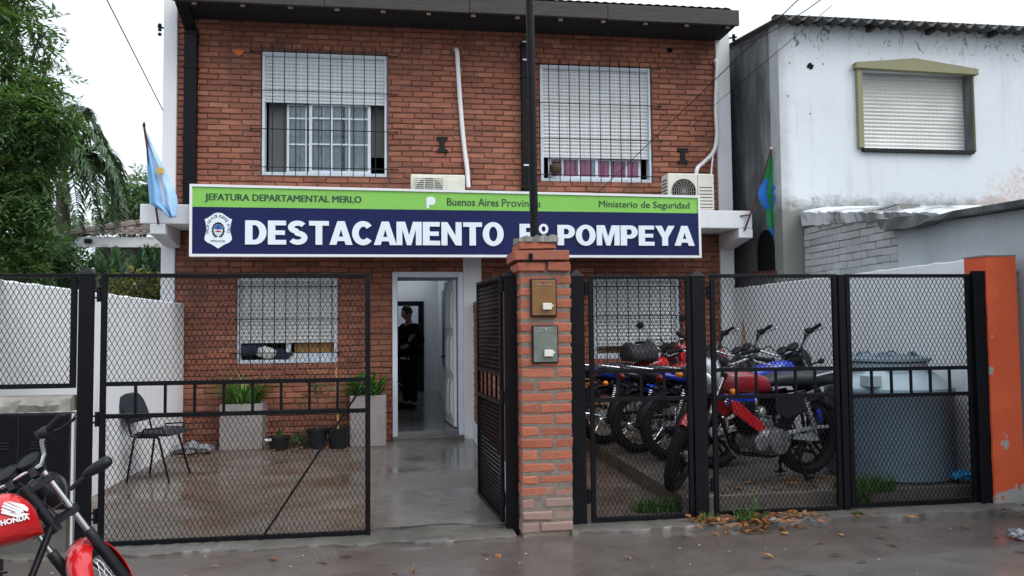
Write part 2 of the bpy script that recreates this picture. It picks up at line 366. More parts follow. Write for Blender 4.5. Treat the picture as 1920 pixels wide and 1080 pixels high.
def text_mesh(body, offset=0.0):
    c = bpy.data.curves.new('t', 'FONT'); c.body = body; c.offset = offset; c.extrude = 0; c.resolution_u = 3
    o = bpy.data.objects.new('t', c); col.objects.link(o)
    bpy.context.view_layer.update()
    me = bpy.data.meshes.new_from_object(o.evaluated_get(bpy.context.evaluated_depsgraph_get()))
    vs = [tuple(v.co) for v in me.vertices]; fs = [tuple(p.vertices) for p in me.polygons]
    bpy.data.objects.remove(o); bpy.data.curves.remove(c); bpy.data.meshes.remove(me)
    return vs, fs
def text_fit(body, fn, w, h, offset=0.0, depth=.004):
    """letters filling a w x h box, raised a few mm; fn(a, b, d) maps text plane to 3-D"""
    vs, fs = text_mesh(body, offset)
    xs = [v[0] for v in vs]; ys = [v[1] for v in vs]
    x0, x1, y0, y1 = min(xs), max(xs), min(ys), max(ys); mb = MB()
    mp = [((x-x0)/(x1-x0)*w, (y-y0)/(y1-y0)*h) for x, y, z in vs]
    n = len(vs); V = [fn(a, b, depth) for a, b in mp] + [fn(a, b, 0) for a, b in mp]
    cnt = {}
    for f in fs:
        for i in range(len(f)):
            e = (f[i], f[(i+1) % len(f)]); cnt[tuple(sorted(e))] = cnt.get(tuple(sorted(e)), []) + [e]
    F = list(fs) + [(e[0][0], e[0][0]+n, e[0][1]+n, e[0][1]) for e in cnt.values() if len(e) == 1]
    return mb.add(V, F)
def skin_mesh(verts, edges, radii, root=0, sub=2):
    me = bpy.data.meshes.new('s'); me.from_pydata([tuple(v) for v in verts], edges, [])
    o = bpy.data.objects.new('s', me); col.objects.link(o)
    md = o.modifiers.new('skin', 'SKIN'); md.use_smooth_shade = True
    lay = me.skin_vertices[0].data
    for i, r in enumerate(radii):
        lay[i].radius = (r, r) if isinstance(r, (int, float)) else r
        lay[i].use_root = (i == root)
    s = o.modifiers.new('sub', 'SUBSURF'); s.levels = sub; s.render_levels = sub
    bpy.context.view_layer.update()
    m2 = bpy.data.meshes.new_from_object(o.evaluated_get(bpy.context.evaluated_depsgraph_get()))
    vs = [tuple(v.co) for v in m2.vertices]; fs = [tuple(p.vertices) for p in m2.polygons]
    bpy.data.objects.remove(o); bpy.data.meshes.remove(me); bpy.data.meshes.remove(m2)
    return vs, fs

def bricks(mb, o, u, n, length, z0, z1, rowh=.075, bl=.265, bj=.015, bh=.055, th=.05, proud=.010, openings=(), jit=.005, header_rows=(), seed=1, start=None):
    """individually laid bricks on the plane through o along u, facing n"""
    rd = random.Random(seed); o, u, n = Vector(o), Vector(u).normalized(), Vector(n).normalized(); up = Vector((0,0,1))
    nrow = int((z1-z0)/rowh)
    for r_ in range(nrow):
        zb = z0 + r_*rowh; zt = min(zb+bh, z1)
        spans = [(0.0, length)]
        for (a0, a1, b0, b1) in openings:
            if zt > b0+.012 and zb < b1-.012:
                ns = []
                for s0, s1 in spans:
                    if a1 <= s0 or a0 >= s1: ns.append((s0, s1)); continue
                    if a0 > s0: ns.append((s0, a0))
                    if a1 < s1: ns.append((a1, s1))
                spans = ns
        L = bl
        for (h0, h1, ha, hb) in header_rows:
            if h0 <= zb < h1: L = .12
        step = L+bj; off = -(r_ % 2)*step/2 - rd.uniform(0, .05)
        if L < .2: off = 0
        for s0, s1 in spans:
            k = math.floor((s0-off)/step); vj = 0.0
            while True:
                a = off + k*step + vj; vj2 = rd.uniform(-.018, .018) if L > .2 else 0.0; b = off + (k+1)*step - bj + vj2; vj = vj2; k += 1
                if a >= s1: break
                a = max(a, s0); b = min(b, s1)
                if b-a < .035: continue
                dz = rd.uniform(-jit, jit); p = proud + rd.uniform(-.005, .005); tl = rd.uniform(-jit, jit)*1.1
                a += rd.uniform(0, .004); b -= rd.uniform(0, .004)
                def q(s_, z_, d_): return o + u*(s_+rd.uniform(-.0025, .0025)) + up*(z_+rd.uniform(-.003, .003)) + n*d_
                c = .007
                fr = [q(a+c, zb+dz+c, p), q(b-c, zb+dz+c+tl, p), q(b-c, zt+dz-c+tl, p), q(a+c, zt+dz-c, p)]
                md = [q(a, zb+dz, p-.006), q(b, zb+dz+tl, p-.006), q(b, zt+dz+tl, p-.006), q(a, zt+dz, p-.006)]
                bk = [v - n*(th) for v in md]
                vs = fr+md+bk
                mb.add(vs, [(0,1,2,3)] + [(4+i, 4+(i+1) % 4, (i+1) % 4, i) for i in range(4)] + [(8+i, 8+(i+1) % 4, 4+(i+1) % 4, 4+i) for i in range(4)])
    return mb
def wall_with_holes(mb, x0, x1, z0, z1, y0, y1, holes):
    """solid wall slab along X with rectangular openings, reveals included"""
    xs = sorted({x0, x1, *[h[0] for h in holes], *[h[1] for h in holes]}); zs = sorted({z0, z1, *[h[2] for h in holes], *[h[3] for h in holes]})
    for i in range(len(xs)-1):
        run = None
        for j in range(len(zs)-1):
            cx, cz = (xs[i]+xs[i+1])/2, (zs[j]+zs[j+1])/2
            hole = any(h[0] < cx < h[1] and h[2] < cz < h[3] for h in holes)
            if not hole: run = (run[0], zs[j+1]) if run else (zs[j], zs[j+1])
            if hole or j == len(zs)-2:
                if run: mb.box(xs[i], xs[i+1], y0, y1, run[0], run[1])
                run = None
    return mb
def quads(name, V, mat, parent=None, extra=None):
    """V: (n,4,3) array of quads -> one mesh object"""
    V = np.asarray(V, dtype=np.float32); n = len(V); me = bpy.data.meshes.new(name)
    me.vertices.add(n*4); me.vertices.foreach_set('co', V.reshape(-1)); me.loops.add(n*4); me.polygons.add(n)
    me.loops.foreach_set('vertex_index', np.arange(n*4, dtype=np.int32))
    me.polygons.foreach_set('loop_start', np.arange(0, n*4, 4, dtype=np.int32)); me.polygons.foreach_set('loop_total', np.full(n, 4, dtype=np.int32))
    me.materials.append(mat); me.update(calc_edges=True); me.validate()
    o = bpy.data.objects.new(name, me); col.objects.link(o)
    if parent:
        o.parent = parent
        if parent.type == 'EMPTY': o.matrix_parent_inverse = WM[parent.name].inverted()
    return o
def leaf_quads(base, dirn, nrm, ln, wd):
    """diamond leaves; arrays (n,3),(n,3),(n,3),(n,),(n,)"""
    d = dirn/np.linalg.norm(dirn, axis=1, keepdims=True); s = np.cross(d, nrm); s /= np.linalg.norm(s, axis=1, keepdims=True)+1e-9
    nn = np.cross(s, d); ln = ln[:, None]; wd = wd[:, None]
    return np.stack([base, base+d*ln*.45+s*wd*.5+nn*ln*.05, base+d*ln, base+d*ln*.45-s*wd*.5+nn*ln*.05], 1)
def clump_leaves(cs, rs, ns, ln=.11, wd=.03, twig=.32, pairs=6, droop=.4, squash=.8, out=.7):
    """sprays of paired leaflets scattered through ball-shaped clumps"""
    res = []
    for c, r_, n in zip(cs, rs, ns):
        c = np.array(c); d = rng.normal(size=(n, 3)); d /= np.linalg.norm(d, axis=1, keepdims=True)
        p = c + d*r_*(rng.random((n, 1))**.45)*np.array([1, 1, squash])
        t = d*out + rng.normal(size=(n, 3))*.55; t[:, 2] -= droop; t /= np.linalg.norm(t, axis=1, keepdims=True)
        up = np.tile([0, 0, 1.], (n, 1)) + rng.normal(size=(n, 3))*.35; s = np.cross(t, up); s /= np.linalg.norm(s, axis=1, keepdims=True)+1e-9
        tw = twig*(.6+.7*rng.random(n))
        for k in range(pairs):
            f = (k+.6)/pairs
            b = p + t*(tw*f)[:, None]; b[:, 2] -= f*f*tw*.25
            for sg in (-1, 1):
                dl = s*sg + t*.75 + rng.normal(size=(n, 3))*.22; dl[:, 2] -= .25
                res.append(leaf_quads(b, dl, up, ln*(.7+.6*rng.random(n)), wd*(.75+.5*rng.random(n))))
    return np.concatenate(res)

def stroke(pts, wd):
    """closed outline of a thick polyline"""
    L_, R_ = [], []
    for i, p in enumerate(pts):
        a_ = pts[max(i-1, 0)]; b_ = pts[min(i+1, len(pts)-1)]; dx, dy = b_[0]-a_[0], b_[1]-a_[1]; l_ = math.hypot(dx, dy) or 1
        w_ = wd[i] if isinstance(wd, list) else wd
        L_.append((p[0]-dy/l_*w_/2, p[1]+dx/l_*w_/2)); R_.append((p[0]+dy/l_*w_/2, p[1]-dx/l_*w_/2))
    return L_ + R_[::-1]
def arc(cx, cy, rx, ry, a0, a1, n=14): return [(cx+rx*math.cos(R(a0+(a1-a0)*i/n)), cy+ry*math.sin(R(a0+(a1-a0)*i/n))) for i in range(n+1)]
def heavy_glyph(ch):
    """heavy sans capitals, unit height: (advance, contours)"""
    w = .268; h = .195
    if ch == 'D': return .80, [[(0,0),(.36,0)]+arc(.36,.5,.42,.5,-90,90)+[(0,1)], [(w,h)]+[(.34,h)]+arc(.34,.5,.18,.5-h,-90,90)+[(w,1-h)]]
    if ch == 'E': return .69, [[(0,0),(.67,0),(.67,h),(w,h),(w,.405),(.62,.405),(.62,.59),(w,.59),(w,1-h),(.66,1-h),(.66,1),(0,1)]]
    if ch == 'S':
        c = arc(.37,.735,.245,.165,28,270,16)[:-1] + arc(.37,.285,.255,.185,90,-152,16)
        return .76, [stroke(c, [.20+.03*math.sin(i/ (len(c)-1)*math.pi) for i in range(len(c))])]
    if ch == 'T': return .74, [[(.245,0),(.495,0),(.495,1-h),(.74,1-h),(.74,1),(0,1),(0,1-h),(.245,1-h)]]
    if ch == 'A': return .82, [[(-.01,0),(.25,0),(.295,.16),(.555,.16),(.60,0),(.86,0),(.56,1),(.29,1)], [(.345,.345),(.505,.345),(.425,.66)]]
    if ch == 'C': return .79, [stroke(arc(.41,.5,.295,.395,40,320,26), [.23+.02*math.sin(i/26*math.pi) for i in range(27)])]
    if ch == 'M': return .98, [[(0,0),(.225,0),(.225,.68),(.40,0),(.57,0),(.745,.68),(.745,0),(.97,0),(.97,1),(.635,1),(.485,.42),(.335,1),(0,1)]]
    if ch == 'N': return .82, [[(0,0),(.235,0),(.235,.58),(.555,0),(.79,0),(.79,1),(.555,1),(.555,.42),(.235,1),(0,1)]]
    if ch == 'O': return .84, [arc(.41,.5,.415,.52,0,360,36)[:-1], arc(.41,.5,.165,.32,0,360,30)[:-1]]
    if ch == 'B': return .77, [[(0,0),(.46,0)]+arc(.46,.275,.285,.275,-90,62)+arc(.44,.755,.26,.245,-48,90)+[(0,1)], [(w,h)]+[(.42,h)]+arc(.42,.295,.085,.105,-90,90,8)+[(w,.40)], [(w,.595)]+[(.40,.595)]+arc(.40,.705,.08,.11,-90,90,8)+[(w,.815)]]
    if ch == 'P': return .74, [[(0,0),(w,0),(w,.345),(.42,.345)]+arc(.42,.6725,.31,.3275,-90,90)+[(0,1)], [(w,.53)]+[(.38,.53)]+arc(.38,.67,.10,.14,-90,90,8)+[(w,.81)]]
    if ch == 'Y': return .80, [[(.285,0),(.535,0),(.535,.40),(.83,1),(.55,1),(.41,.645),(.27,1),(-.01,1),(.285,.40)]]
    if ch == 'o': return .42, [arc(.20,.76,.20,.25,0,360,24)[:-1], arc(.20,.76,.085,.13,0,360,20)[:-1]]
def heavy_text(word, fn, w_, h_, depth=.02, gap=.032):
    contours = []; x = 0
    for ch in word:
        adv, cs = heavy_glyph(ch); contours += [[(px+x, py) for px, py in c_] for c_ in cs]; x += adv+gap
    W = x-gap; c = bpy.data.curves.new('t', 'CURVE'); c.dimensions = '2D'; c.fill_mode = 'BOTH'
    for pts in contours:
        s_ = c.splines.new('POLY'); s_.points.add(len(pts)-1); s_.use_cyclic_u = True
        for p_, (a_, b_) in zip(s_.points, pts): p_.co = (a_, b_, 0, 1)
    o = bpy.data.objects.new('t', c); col.objects.link(o); bpy.context.view_layer.update()
    me = bpy.data.meshes.new_from_object(o.evaluated_get(bpy.context.evaluated_depsgraph_get()))
    vs = [tuple(v.co) for v in me.vertices]; fs = [tuple(p.vertices) for p in me.polygons]
    bpy.data.objects.remove(o); bpy.data.curves.remove(c); bpy.data.meshes.remove(me)
    n = len(vs); V = [fn(v[0]/W*w_, v[1]*h_, depth) for v in vs]; mb = MB().add(V, fs)
    for pts in contours:                                   # letter sides
        k = len(pts); a_ = [fn(p[0]/W*w_, p[1]*h_, depth) for p in pts]; b_ = [fn(p[0]/W*w_, p[1]*h_, 0) for p in pts]
        mb.add(a_+b_, [(i, (i+1) % k, (i+1) % k+k, i+k) for i in range(k)])
    return mb
# ================================================================== ground
YF = 10.5                                   # brick facade plane
XW = -2.73                                  # inner face of the left boundary wall
FY = 5.82                                   # fence line
PZ = .13                                    # height of the motorcycle platform
def sheet(name, x0, x1, y0, y1, z, mat, lab, cat, th=.05):
    return struct(MB().box(x0, x1, y0, y1, z-th, z).build(name, mat), lab, cat)
struct(MB().box(-250, 250, -150, 350, -.6, -.14).build('ground', MT['asphalt']), 'dark wet street ground reaching to the horizon', 'ground')
sheet('sidewalk', -9, 12, 1.4, 5.70, -.03, MT['sidewalk'], 'wet brownish sidewalk in front of the gates', 'sidewalk', .15)
p = [(1.55,4.52),(2.6,4.70),(4.2,4.86),(6.5,4.9),(6.5,3.2),(1.2,3.2)]
struct(MB().prism(p, lambda a, b, d: (a, b, -.026-d), .03).build('sidewalk_slab', MT['pale_concrete']), 'paler grey concrete slab at the lower right edge of the sidewalk', 'sidewalk')
sheet('yard_floor', XW-.2, -.22, 5.92, YF+.1, 0, MT['yard'], 'wet brown paved yard behind the left gate', 'yard')
sheet('path', -.22, .93, 5.92, YF-.09, .006, MT['path'], 'smooth wet concrete path leading to the open door', 'path', .06)
sheet('side_yard_floor', .93, 2.17, 5.92, YF+.1, 0, MT['yard'], 'wet paving between the brick pillar and the motorcycle platform', 'yard')
mb = MB().box(2.17, 5.0, 6.02, YF+.1, -.05, PZ)
struct(mb.build('platform', MT['platform'], bevel=.012), 'raised dirty concrete platform where the motorcycles are parked', 'platform')
# rough concrete sill under the fence line
def rough_strip(name, x0, x1, y0, y1, z, lab, n=110, zend=None):
    wk = 0.0; mb = MB(); vs = []; fs = []
    rows = [(y0, -.07), (y0, z-.008), (y0+.012, z), (y1, z), (y1, -.07)]
    for i in range(n+1):
        x = x0+(x1-x0)*i/n; zz = (zend-z)*i/n if zend else 0
        wk = .8*wk+random.uniform(-.016, .016); j = wk+.02*math.sin(i*.31)
        for k, (y, h) in enumerate(rows):
            vs.append((x, y + (j if k < 3 else 0), h+(zz if h > -.05 else 0)+(random.uniform(-.004, .004) if h > -.05 else 0)))
    for i in range(n):
        for k in range(4): fs.append((i*5+k, i*5+k+1, (i+1)*5+k+1, (i+1)*5+k))
    return struct(mb.add(vs, fs).build(name, MT['sill'], smooth=50), lab, 'sill')
rough_strip('gate_sill', XW-.1, .80, 5.62, 5.925, -.006, 'rough cracked concrete sill under the left gate and across the opening')
rough_strip('gate_sill', 1.20, 4.80, 5.60, 6.025, .003, 'grey concrete sill under the right hand mesh panels', zend=.035)
# crack across the opening of the path
mb = MB(); pts = [(-.2, 5.93), (-.02, 5.915), (.12, 5.93), (.2, 5.955), (.36, 5.96), (.5, 5.92), (.58, 5.86), (.72, 5.86), (.82, 5.88)]
for i in range(len(pts)-1):
    a_, b_ = Vector((*pts[i], 0)), Vector((*pts[i+1], 0)); t = (b_-a_).normalized(); s = Vector((-t.y, t.x, 0))
    w0, w1 = (.004+.009*((i*7) % 5)/5), (.004+.009*(((i+1)*7) % 5)/5)
    mb.add([a_-s*w0+Vector((0,0,.0105)), b_-s*w1+Vector((0,0,.0105)), b_+s*w1+Vector((0,0,.0105)), a_+s*w0+Vector((0,0,.0105))], [(0,1,2,3)])
struct(mb.build('sill_crack', MT['black_matte']), 'thin dark crack across the concrete at the path opening', 'crack')

# ================================================================== police building
XL, XR = ax(334, 100, YF), ax(1342, 200, YF)            # brick edges
CL, CR = ax(308, 100, YF), ax(1368, 200, YF)            # outer edges of the white columns
ZTOP = 5.75
bld = thing('police_building', 'two storey red brick building with white corner columns and dark wooden eave', 'building', (0, YF, 0))
UL = (ax(490, 98, YF), ax(727, 106, YF), az(490, 328, YF), az(610, 100, YF))        # upper left window opening
UR = (ax(1012, 122, YF), ax(1221, 128, YF), az(1120, 341, YF), az(1120, 124, YF))
LL = (ax(444, 600, YF), ax(633, 600, YF), az(540, 681, YF), 2.13)
LR = (ax(1113, 600, YF), ax(1275, 600, YF), az(1190, 672, YF), 2.13)
DR = (ax(741, 650, YF), ax(862, 600, YF), 0.0, az(800, 514, YF))
holes = [UL, UR, LL, LR, DR]
back = wall_with_holes(MB(), XL, XR, -.05, ZTOP, YF, YF+.20, holes).build('wall', MT['mortar'], bld)
bk = MB()
br_open = [tuple(h) for h in holes] + [(ax(868, 500, YF)-.0, ax(902, 500, YF), 0, 2.9)]
opn = [(h[0]-XL, h[1]-XL, h[2], h[3]) for h in br_open]
bricks(bk, (XL, YF, 0), (1,0,0), (0,-1,0), XR-XL, 0.0, ZTOP, rowh=.0735, bl=.264, bh=.060, bj=.010, openings=opn,
       header_rows=[(UL[3]-.02, UL[3]+.06, 0, 0), (2.10, 2.18, 0, 0)], seed=3, proud=.012)
bk.build('brick_facing', MT['brick'], bld)
# white corner columns, pilaster beside the door
MB().box(CL, XL, YF-.045, YF+.5, -.05, ZTOP+.1).build('column', MT['white_trim'], bld, bevel=.012)
MB().box(XR, CR, YF-.045, YF+.5, -.05, ZTOP+.02).build('column', MT['white_trim'], bld, bevel=.012)
PX0, PX1 = ax(868, 500, YF), ax(902, 500, YF)
MB().box(PX0, PX1, YF-.05, YF+.02, -.05, 2.75).build('pilaster', MT['white_trim'], bld, bevel=.008)
# body of the house behind the facade, leaving the hall open
SH = MT['white_trim']
HX0, HX1, HY1 = DR[0]-.02, .76, 17.0
mb = MB()
mb.box(CL+.01, CL+.2, YF+.2, 18, 0, ZTOP); mb.box(CR-.2, CR-.01, YF+.2, 18, 0, ZTOP)
mb.box(CL+.2, CR-.2, 17.8, 18, 0, ZTOP)
mb.build('side_wall', SH, bld)
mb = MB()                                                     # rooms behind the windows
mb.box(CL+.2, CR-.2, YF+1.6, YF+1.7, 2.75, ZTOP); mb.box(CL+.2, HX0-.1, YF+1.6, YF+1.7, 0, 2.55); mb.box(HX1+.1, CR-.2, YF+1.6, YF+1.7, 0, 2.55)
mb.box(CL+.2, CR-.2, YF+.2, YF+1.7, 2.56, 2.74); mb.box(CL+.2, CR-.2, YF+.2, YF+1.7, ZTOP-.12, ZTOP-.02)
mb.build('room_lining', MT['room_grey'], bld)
mb = MB()                                                     # hall
mb.box(HX0-.1, HX0, YF+.2, HY1, .10, 2.55); mb.box(HX1, HX1+.1, YF+.2, HY1, .10, 2.55); mb.box(HX0-.1, HX1+.1, HY1, HY1+.1, .10, 2.9)
mb.box(HX0-.1, HX1+.1, YF+1.9, 13.2, 2.55, 2.65); mb.box(HX0, HX1, YF+.2, YF+1.9, 2.2, 2.3)
mb.box(HX0-.1, HX0, 13.2, HY1, 2.55, 2.9); mb.box(HX1, HX1+.1, 13.2, HY1, 2.55, 2.9)
mb.build('hall_wall', MT['hall_paint'], bld)
MB().box(HX0, HX1, YF-.02, HY1, .02, .115).build('hall_floor', MT['hall_floor'], bld)
bdx0, bdx1 = HX0+.001, ax(795, 650, HY1)
bd = MB().box(bdx0, bdx1, HY1-.05, HY1-.003, .116, az(770, 565, HY1)).build('back_door', MT['black'], bld)
MB().box(bdx0+.02, ax(784, 600, HY1), HY1-.062, HY1-.052, az(770, 612, HY1), az(770, 574, HY1)).build('blind', MT['cloth_white'], bd)
# poster / notice board on the right hall wall
MB().box(HX1-.02, HX1-.002, 13.9, 14.9, .75, 2.15).build('notice_board', MT['navy'], bld)
# entrance: white frame, sill, open panelled door leaf
fr = MB()
fr.box(DR[0]-.035, DR[0]+.03, YF-.03, YF+.21, .0, DR[3]+.03); fr.box(DR[1]-.02, PX0-.002, YF-.03, YF+.21, .0, DR[3]+.03); fr.box(DR[0]+.03, DR[1]-.02, YF-.03, YF+.21, DR[3]-.04, DR[3]+.03)
fr.build('door_frame', MT['alu_white'], bld, bevel=.006)
MB().box(DR[0]-.03, PX0-.01, YF-.10, YF-.031, -.03, .06).build('doorstep', MT['pale_concrete'], bld, bevel=.01)
dm = Matrix.Translation((DR[1]-.03, YF+.2, 0)) @ Matrix.Rotation(R(95), 4, 'Z')
def dpt(v): return dm @ v
d = MB().box(0, .84, 0, .04, .13, DR[3]-.06)
for x0, x1 in ((.10, .38), (.46, .74)):
    for z0, z1 in ((.25, .75), (.85, 1.35), (1.45, 1.95)): d.box(x0, x1, .04, .055, z0, z1); d.box(x0+.04, x1-.04, .055, .065, z0+.05, z1-.05)
door = d.xf(dpt).build('door', MT['pvc_white'], bld, bevel=.005)
MB().tube([(.77,.04,1.05),(.77,.10,1.05),(.66,.10,1.05)], .011).xf(dpt).build('handle', MT['iron'], door, smooth=40)
MB().box(.84, .86, -.002, .042, .13, DR[3]-.06).xf(dpt).build('edge_strip', MT['wood_ochre'], door)
# roof: fascia, boarding, rafters, tiles
EYF = 9.85
fz0, fz1 = az(900, 26, EYF), az(1385, 20, EYF)
FX0, FX1 = ax(322, 0, EYF), ax(1386, 30, EYF)
slope = .20
rf = MB(); L_ = 3.2
for x0, x1, dz in ((FX0, FX1, 0),):
    rf.add([(x0, EYF+.04, fz1-.05), (x1, EYF+.04, fz1-.05), (x1, EYF+4, fz1+4*slope-.05), (x0, EYF+4, fz1+4*slope-.05),
            (x0, EYF+.04, fz1-.02), (x1, EYF+.04, fz1-.02), (x1, EYF+4, fz1+4*slope-.02), (x0, EYF+4, fz1+4*slope-.02)],
           [(0,3,2,1),(4,5,6,7),(0,1,5,4),(1,2,6,5),(2,3,7,6),(3,0,4,7)])
roof = rf.build('roof', MT['wood_black'], bld)
fb = MB()
nseg = 4
for i in range(nseg):
    x0 = FX0+(FX1-FX0)*i/nseg; x1 = FX0+(FX1-FX0)*(i+1)/nseg-.004
    fb.box(x0, x1, EYF-.015+.004*(i % 2), EYF+.035, fz0+.004*(i % 3), fz1+.003*(i % 2))
fb.build('fascia_board', MT['wood_dark'], roof, bevel=.006)
MB().box(FX0+.02, FX1-.02, EYF+.036, YF+.03, fz0+.02, fz0+.05).build('soffit', MT['wood_black'], roof)
for i in range(13):
    x = FX0+.25+(FX1-FX0-.4)*i/12
    m = MB().add([(x-.03, EYF+.04, fz0-.03), (x+.03, EYF+.04, fz0-.03), (x+.03, EYF+.16, fz0+.006), (x-.03, EYF+.16, fz0+.006),
                  (x-.03, EYF+.04, fz0+.019), (x+.03, EYF+.04, fz0+.019), (x+.03, EYF+.16, fz0+.019), (x-.03, EYF+.16, fz0+.019)],
                 [(0,3,2,1),(4,5,6,7),(0,1,5,4),(1,2,6,5),(2,3,7,6),(3,0,4,7)])
    m.box(x-.029, x+.029, EYF+.036, EYF+.039, fz0-.029, fz0+.01, 1)
    m.build('rafter', [MT['wood_black'], MT['wood_pale']], roof)
mb = MB()                                            # tile edge peeping over the fascia on the right
for i in range(60):
    x = FX0+.06+i*(FX1-FX0-.1)/60
    mb.loft([[(x+.09*math.cos(t*math.pi/4), y, fz1+.0+(y-EYF)*slope+.05*math.sin(t*math.pi/4)) for t in range(5)] for y in (EYF+.06, EYF+3.9)], False, closed=False)
mb.build('roof_tile', MT['tile_brown'], roof)
# concrete canopy slab with end beams
SY = 9.80
SX0, SX1 = ax(262, 390, SY), ax(1411, 420, SY)
sz1, sz0 = az(1390, 395, SY), az(1350, 428, SY)
mb = MB().box(SX0, SX1, SY, YF-.046, sz0, sz1)
mb.build('canopy_slab', MT['white_trim'], bld, bevel=.012)
bz = az(1400, 446, SY)
for x0, x1 in ((ax(281, 430, SY), ax(310, 430, SY)), (ax(1385, 430, SY), SX1)):
    MB().add([(x0, SY-.004, bz), (x1, SY-.004, bz), (x1, YF-.047, bz-.10), (x0, YF-.047, bz-.10), (x0, SY-.004, sz0-.002), (x1, SY-.004, sz0-.002), (x1, YF-.047, sz0-.002), (x0, YF-.047, sz0-.002)],
             [(0,3,2,1),(4,5,6,7),(0,1,5,4),(1,2,6,5),(2,3,7,6),(3,0,4,7)]).build('canopy_beam', MT['white_trim'], bld, bevel=.01)
# downpipes
def downpipe(px0, px1, pyt, z1, bend):
    x0, x1 = ax(px0, 200, YF), ax(px1, 200, YF)
    m = MB().box(x0, x1, YF-.13, YF-.015, sz1+.001, z1)
    if bend: m.add([(x0,YF-.13,z1),(x1,YF-.13,z1),(x1,YF-.015,z1),(x0,YF-.015,z1),(x0-.03,EYF+.08,fz0+.1),(x1-.03,EYF+.08,fz0+.1),(x1-.03,EYF+.2,fz0+.12),(x0-.03,EYF+.2,fz0+.12)], [(0,1,5,4),(1,2,6,5),(2,3,7,6),(3,0,4,7)])
    for z in (z1-.06, z1-.5, sz1+.35):
        m.box(x0-.012, x1+.012, YF-.138, YF-.012, z, z+.03)
    return m.build('downpipe', MT['black'], bld, bevel=.006)
downpipe(349, 372, 60, az(360, 62, YF), True)
dp = downpipe(976, 998, 80, az(985, 84, YF), False)
mb = MB()
for z in (az(985, 84, YF), az(985, 117, YF), az(985, 312, YF)): mb.box(ax(978,200,YF), ax(988,200,YF), YF-.142, YF-.139, z-.02, z)
mb.build('pipe_clip', MT['pvc_white'], dp)
# wall tie plates (I shaped anchors)
for u, v in ((829, 272), (1279, 293)):
    c = at(u, v, YF); w_ = .075
    pl = [(-w_, .105), (w_, .105), (w_, .075), (.032, .05), (.032, -.05), (w_, -.075), (w_, -.105), (-w_, -.105), (-w_, -.075), (-.032, -.05), (-.032, .05), (-w_, .075)]
    MB().prism(pl, lambda a_, b_, d_: (c.x+a_, YF-.04+d_, c.z+b_), .04).build('wall_tie', MT['iron'], bld, bevel=.004)
# broken brick patches / hole
for u, v, r_ in ((447, 99, .045), (1255, 95, .03)):
    mb = MB(); c = at(u, v, YF); mb.prism([(r_*(1+.3*math.sin(3*t))*math.cos(t)*1.5, r_*math.sin(t)) for t in [i*.524 for i in range(12)]], lambda a_, b_, d_: (c.x+a_, YF-.020+d_, c.z+b_), .01)
    mb.build('wall_chip' if u < 900 else 'wall_hole', MT['chip'] if u < 900 else MT['black_matte'], bld)

# ------------------------------------------------------------------ windows
def window(H, zsh, pitch, gx, gz, name_lab, kind):
    x0, x1, z0, z1 = H
    f = MB(); t = .045; yb = YF+.015
    f.box(x0, x0+t, yb, YF+.17, z0, z1); f.box(x1-t, x1, yb, YF+.17, z0, z1); f.box(x0+t, x1-t, yb, YF+.17, z0, z0+t); f.box(x0+t, x1-t, yb, YF+.17, z1-.05, z1)
    win = f.build('window', MT['alu_white'], bld, bevel=.005); win['label'] = name_lab
    s = MB(); z = zsh; k = 0
    while z < z1-.052:
        zt = min(z+pitch-.004, z1-.051)
        s.add([(x0+t, YF+.062, z), (x1-t, YF+.062, z), (x1-t, YF+.050, (z+zt)/2), (x0+t, YF+.050, (z+zt)/2), (x1-t, YF+.062, zt), (x0+t, YF+.062, zt)], [(0,1,2,3), (3,2,4,5)])
        z += pitch
    s.box(x0+t, x1-t, YF+.0635, YF+.07, zsh, z1-.051)
    s.box(x0+t, x1-t, YF+.045, YF+.068, zsh-.025, zsh-.001)
    s.build('shutter', kind.get('sh'), win)
    # grille of iron bars standing off the wall
    g = MB()
    for xx in gx: g.tube([(xx, YF-.055, gz[0]), (xx, YF-.055, gz[1])], .0062, 6)
    for zz in gz[2]:
        e0, e1 = kind.get('ext', (.12, .12)); g.tube([(x0-e0, YF-.045, zz), (x1+e1, YF-.045, zz-.004)], .0062, 6)
        for xx in (x0-e0, x1+e1): g.tube([(xx, YF-.045, zz), (xx, YF+.01, zz)], .009, 6)
    g.build('grille', MT['iron'], win)
    return win
def panes(win, x0, x1, z0, z1, y, verts_, horis, mt=.022, stile=.04, name='sash'):
    m = MB()
    m.box(x0, x0+stile, y, y+.03, z0, z1); m.box(x1-stile, x1, y, y+.03, z0, z1); m.box(x0+stile, x1-stile, y, y+.03, z0, z0+stile); m.box(x0+stile, x1-stile, y, y+.03, z1-stile*.5, z1)
    for v in verts_: m.box(v-mt/2, v+mt/2, y+.004, y+.026, z0+stile, z1-stile*.5)
    vv = sorted([x0+stile, *verts_, x1-stile])
    for h in horis:
        for i in range(len(vv)-1): m.box(vv[i]+(mt/2 if i else 0), vv[i+1]-(mt/2 if i < len(vv)-2 else 0), y+.005, y+.025, h-mt/2, h+mt/2)
    s = m.build(name, MT['alu_white'], win, bevel=.003)
    MB().box(x0+stile*.5, x1-stile*.5, y+.013, y+.016, z0+stile*.5, z1-stile*.3).build('pane', MT['glass'], win)
    return s
def U(u): return ax(470+u/4.075, 215, YF)
zsh = az(610, 189, YF)
gxs = [U(u) for u in (90, 172, 262, 350, 437, 524, 612, 699, 786, 869, 955, 1042)]
win = window(UL, zsh, .049, gxs, (az(600, 331, YF), az(600, 90, YF), [az(600, y, YF) for y in (102, 174, 245.5, 316)]),
             'upper left window, shutter half raised over sliding sashes, both ends dark', {'sh': shutter_mat('shutter_slats_a', (.66,.70,.72), .049, zsh)})
hz = [az(600, 218, YF), az(600, 267, YF)]
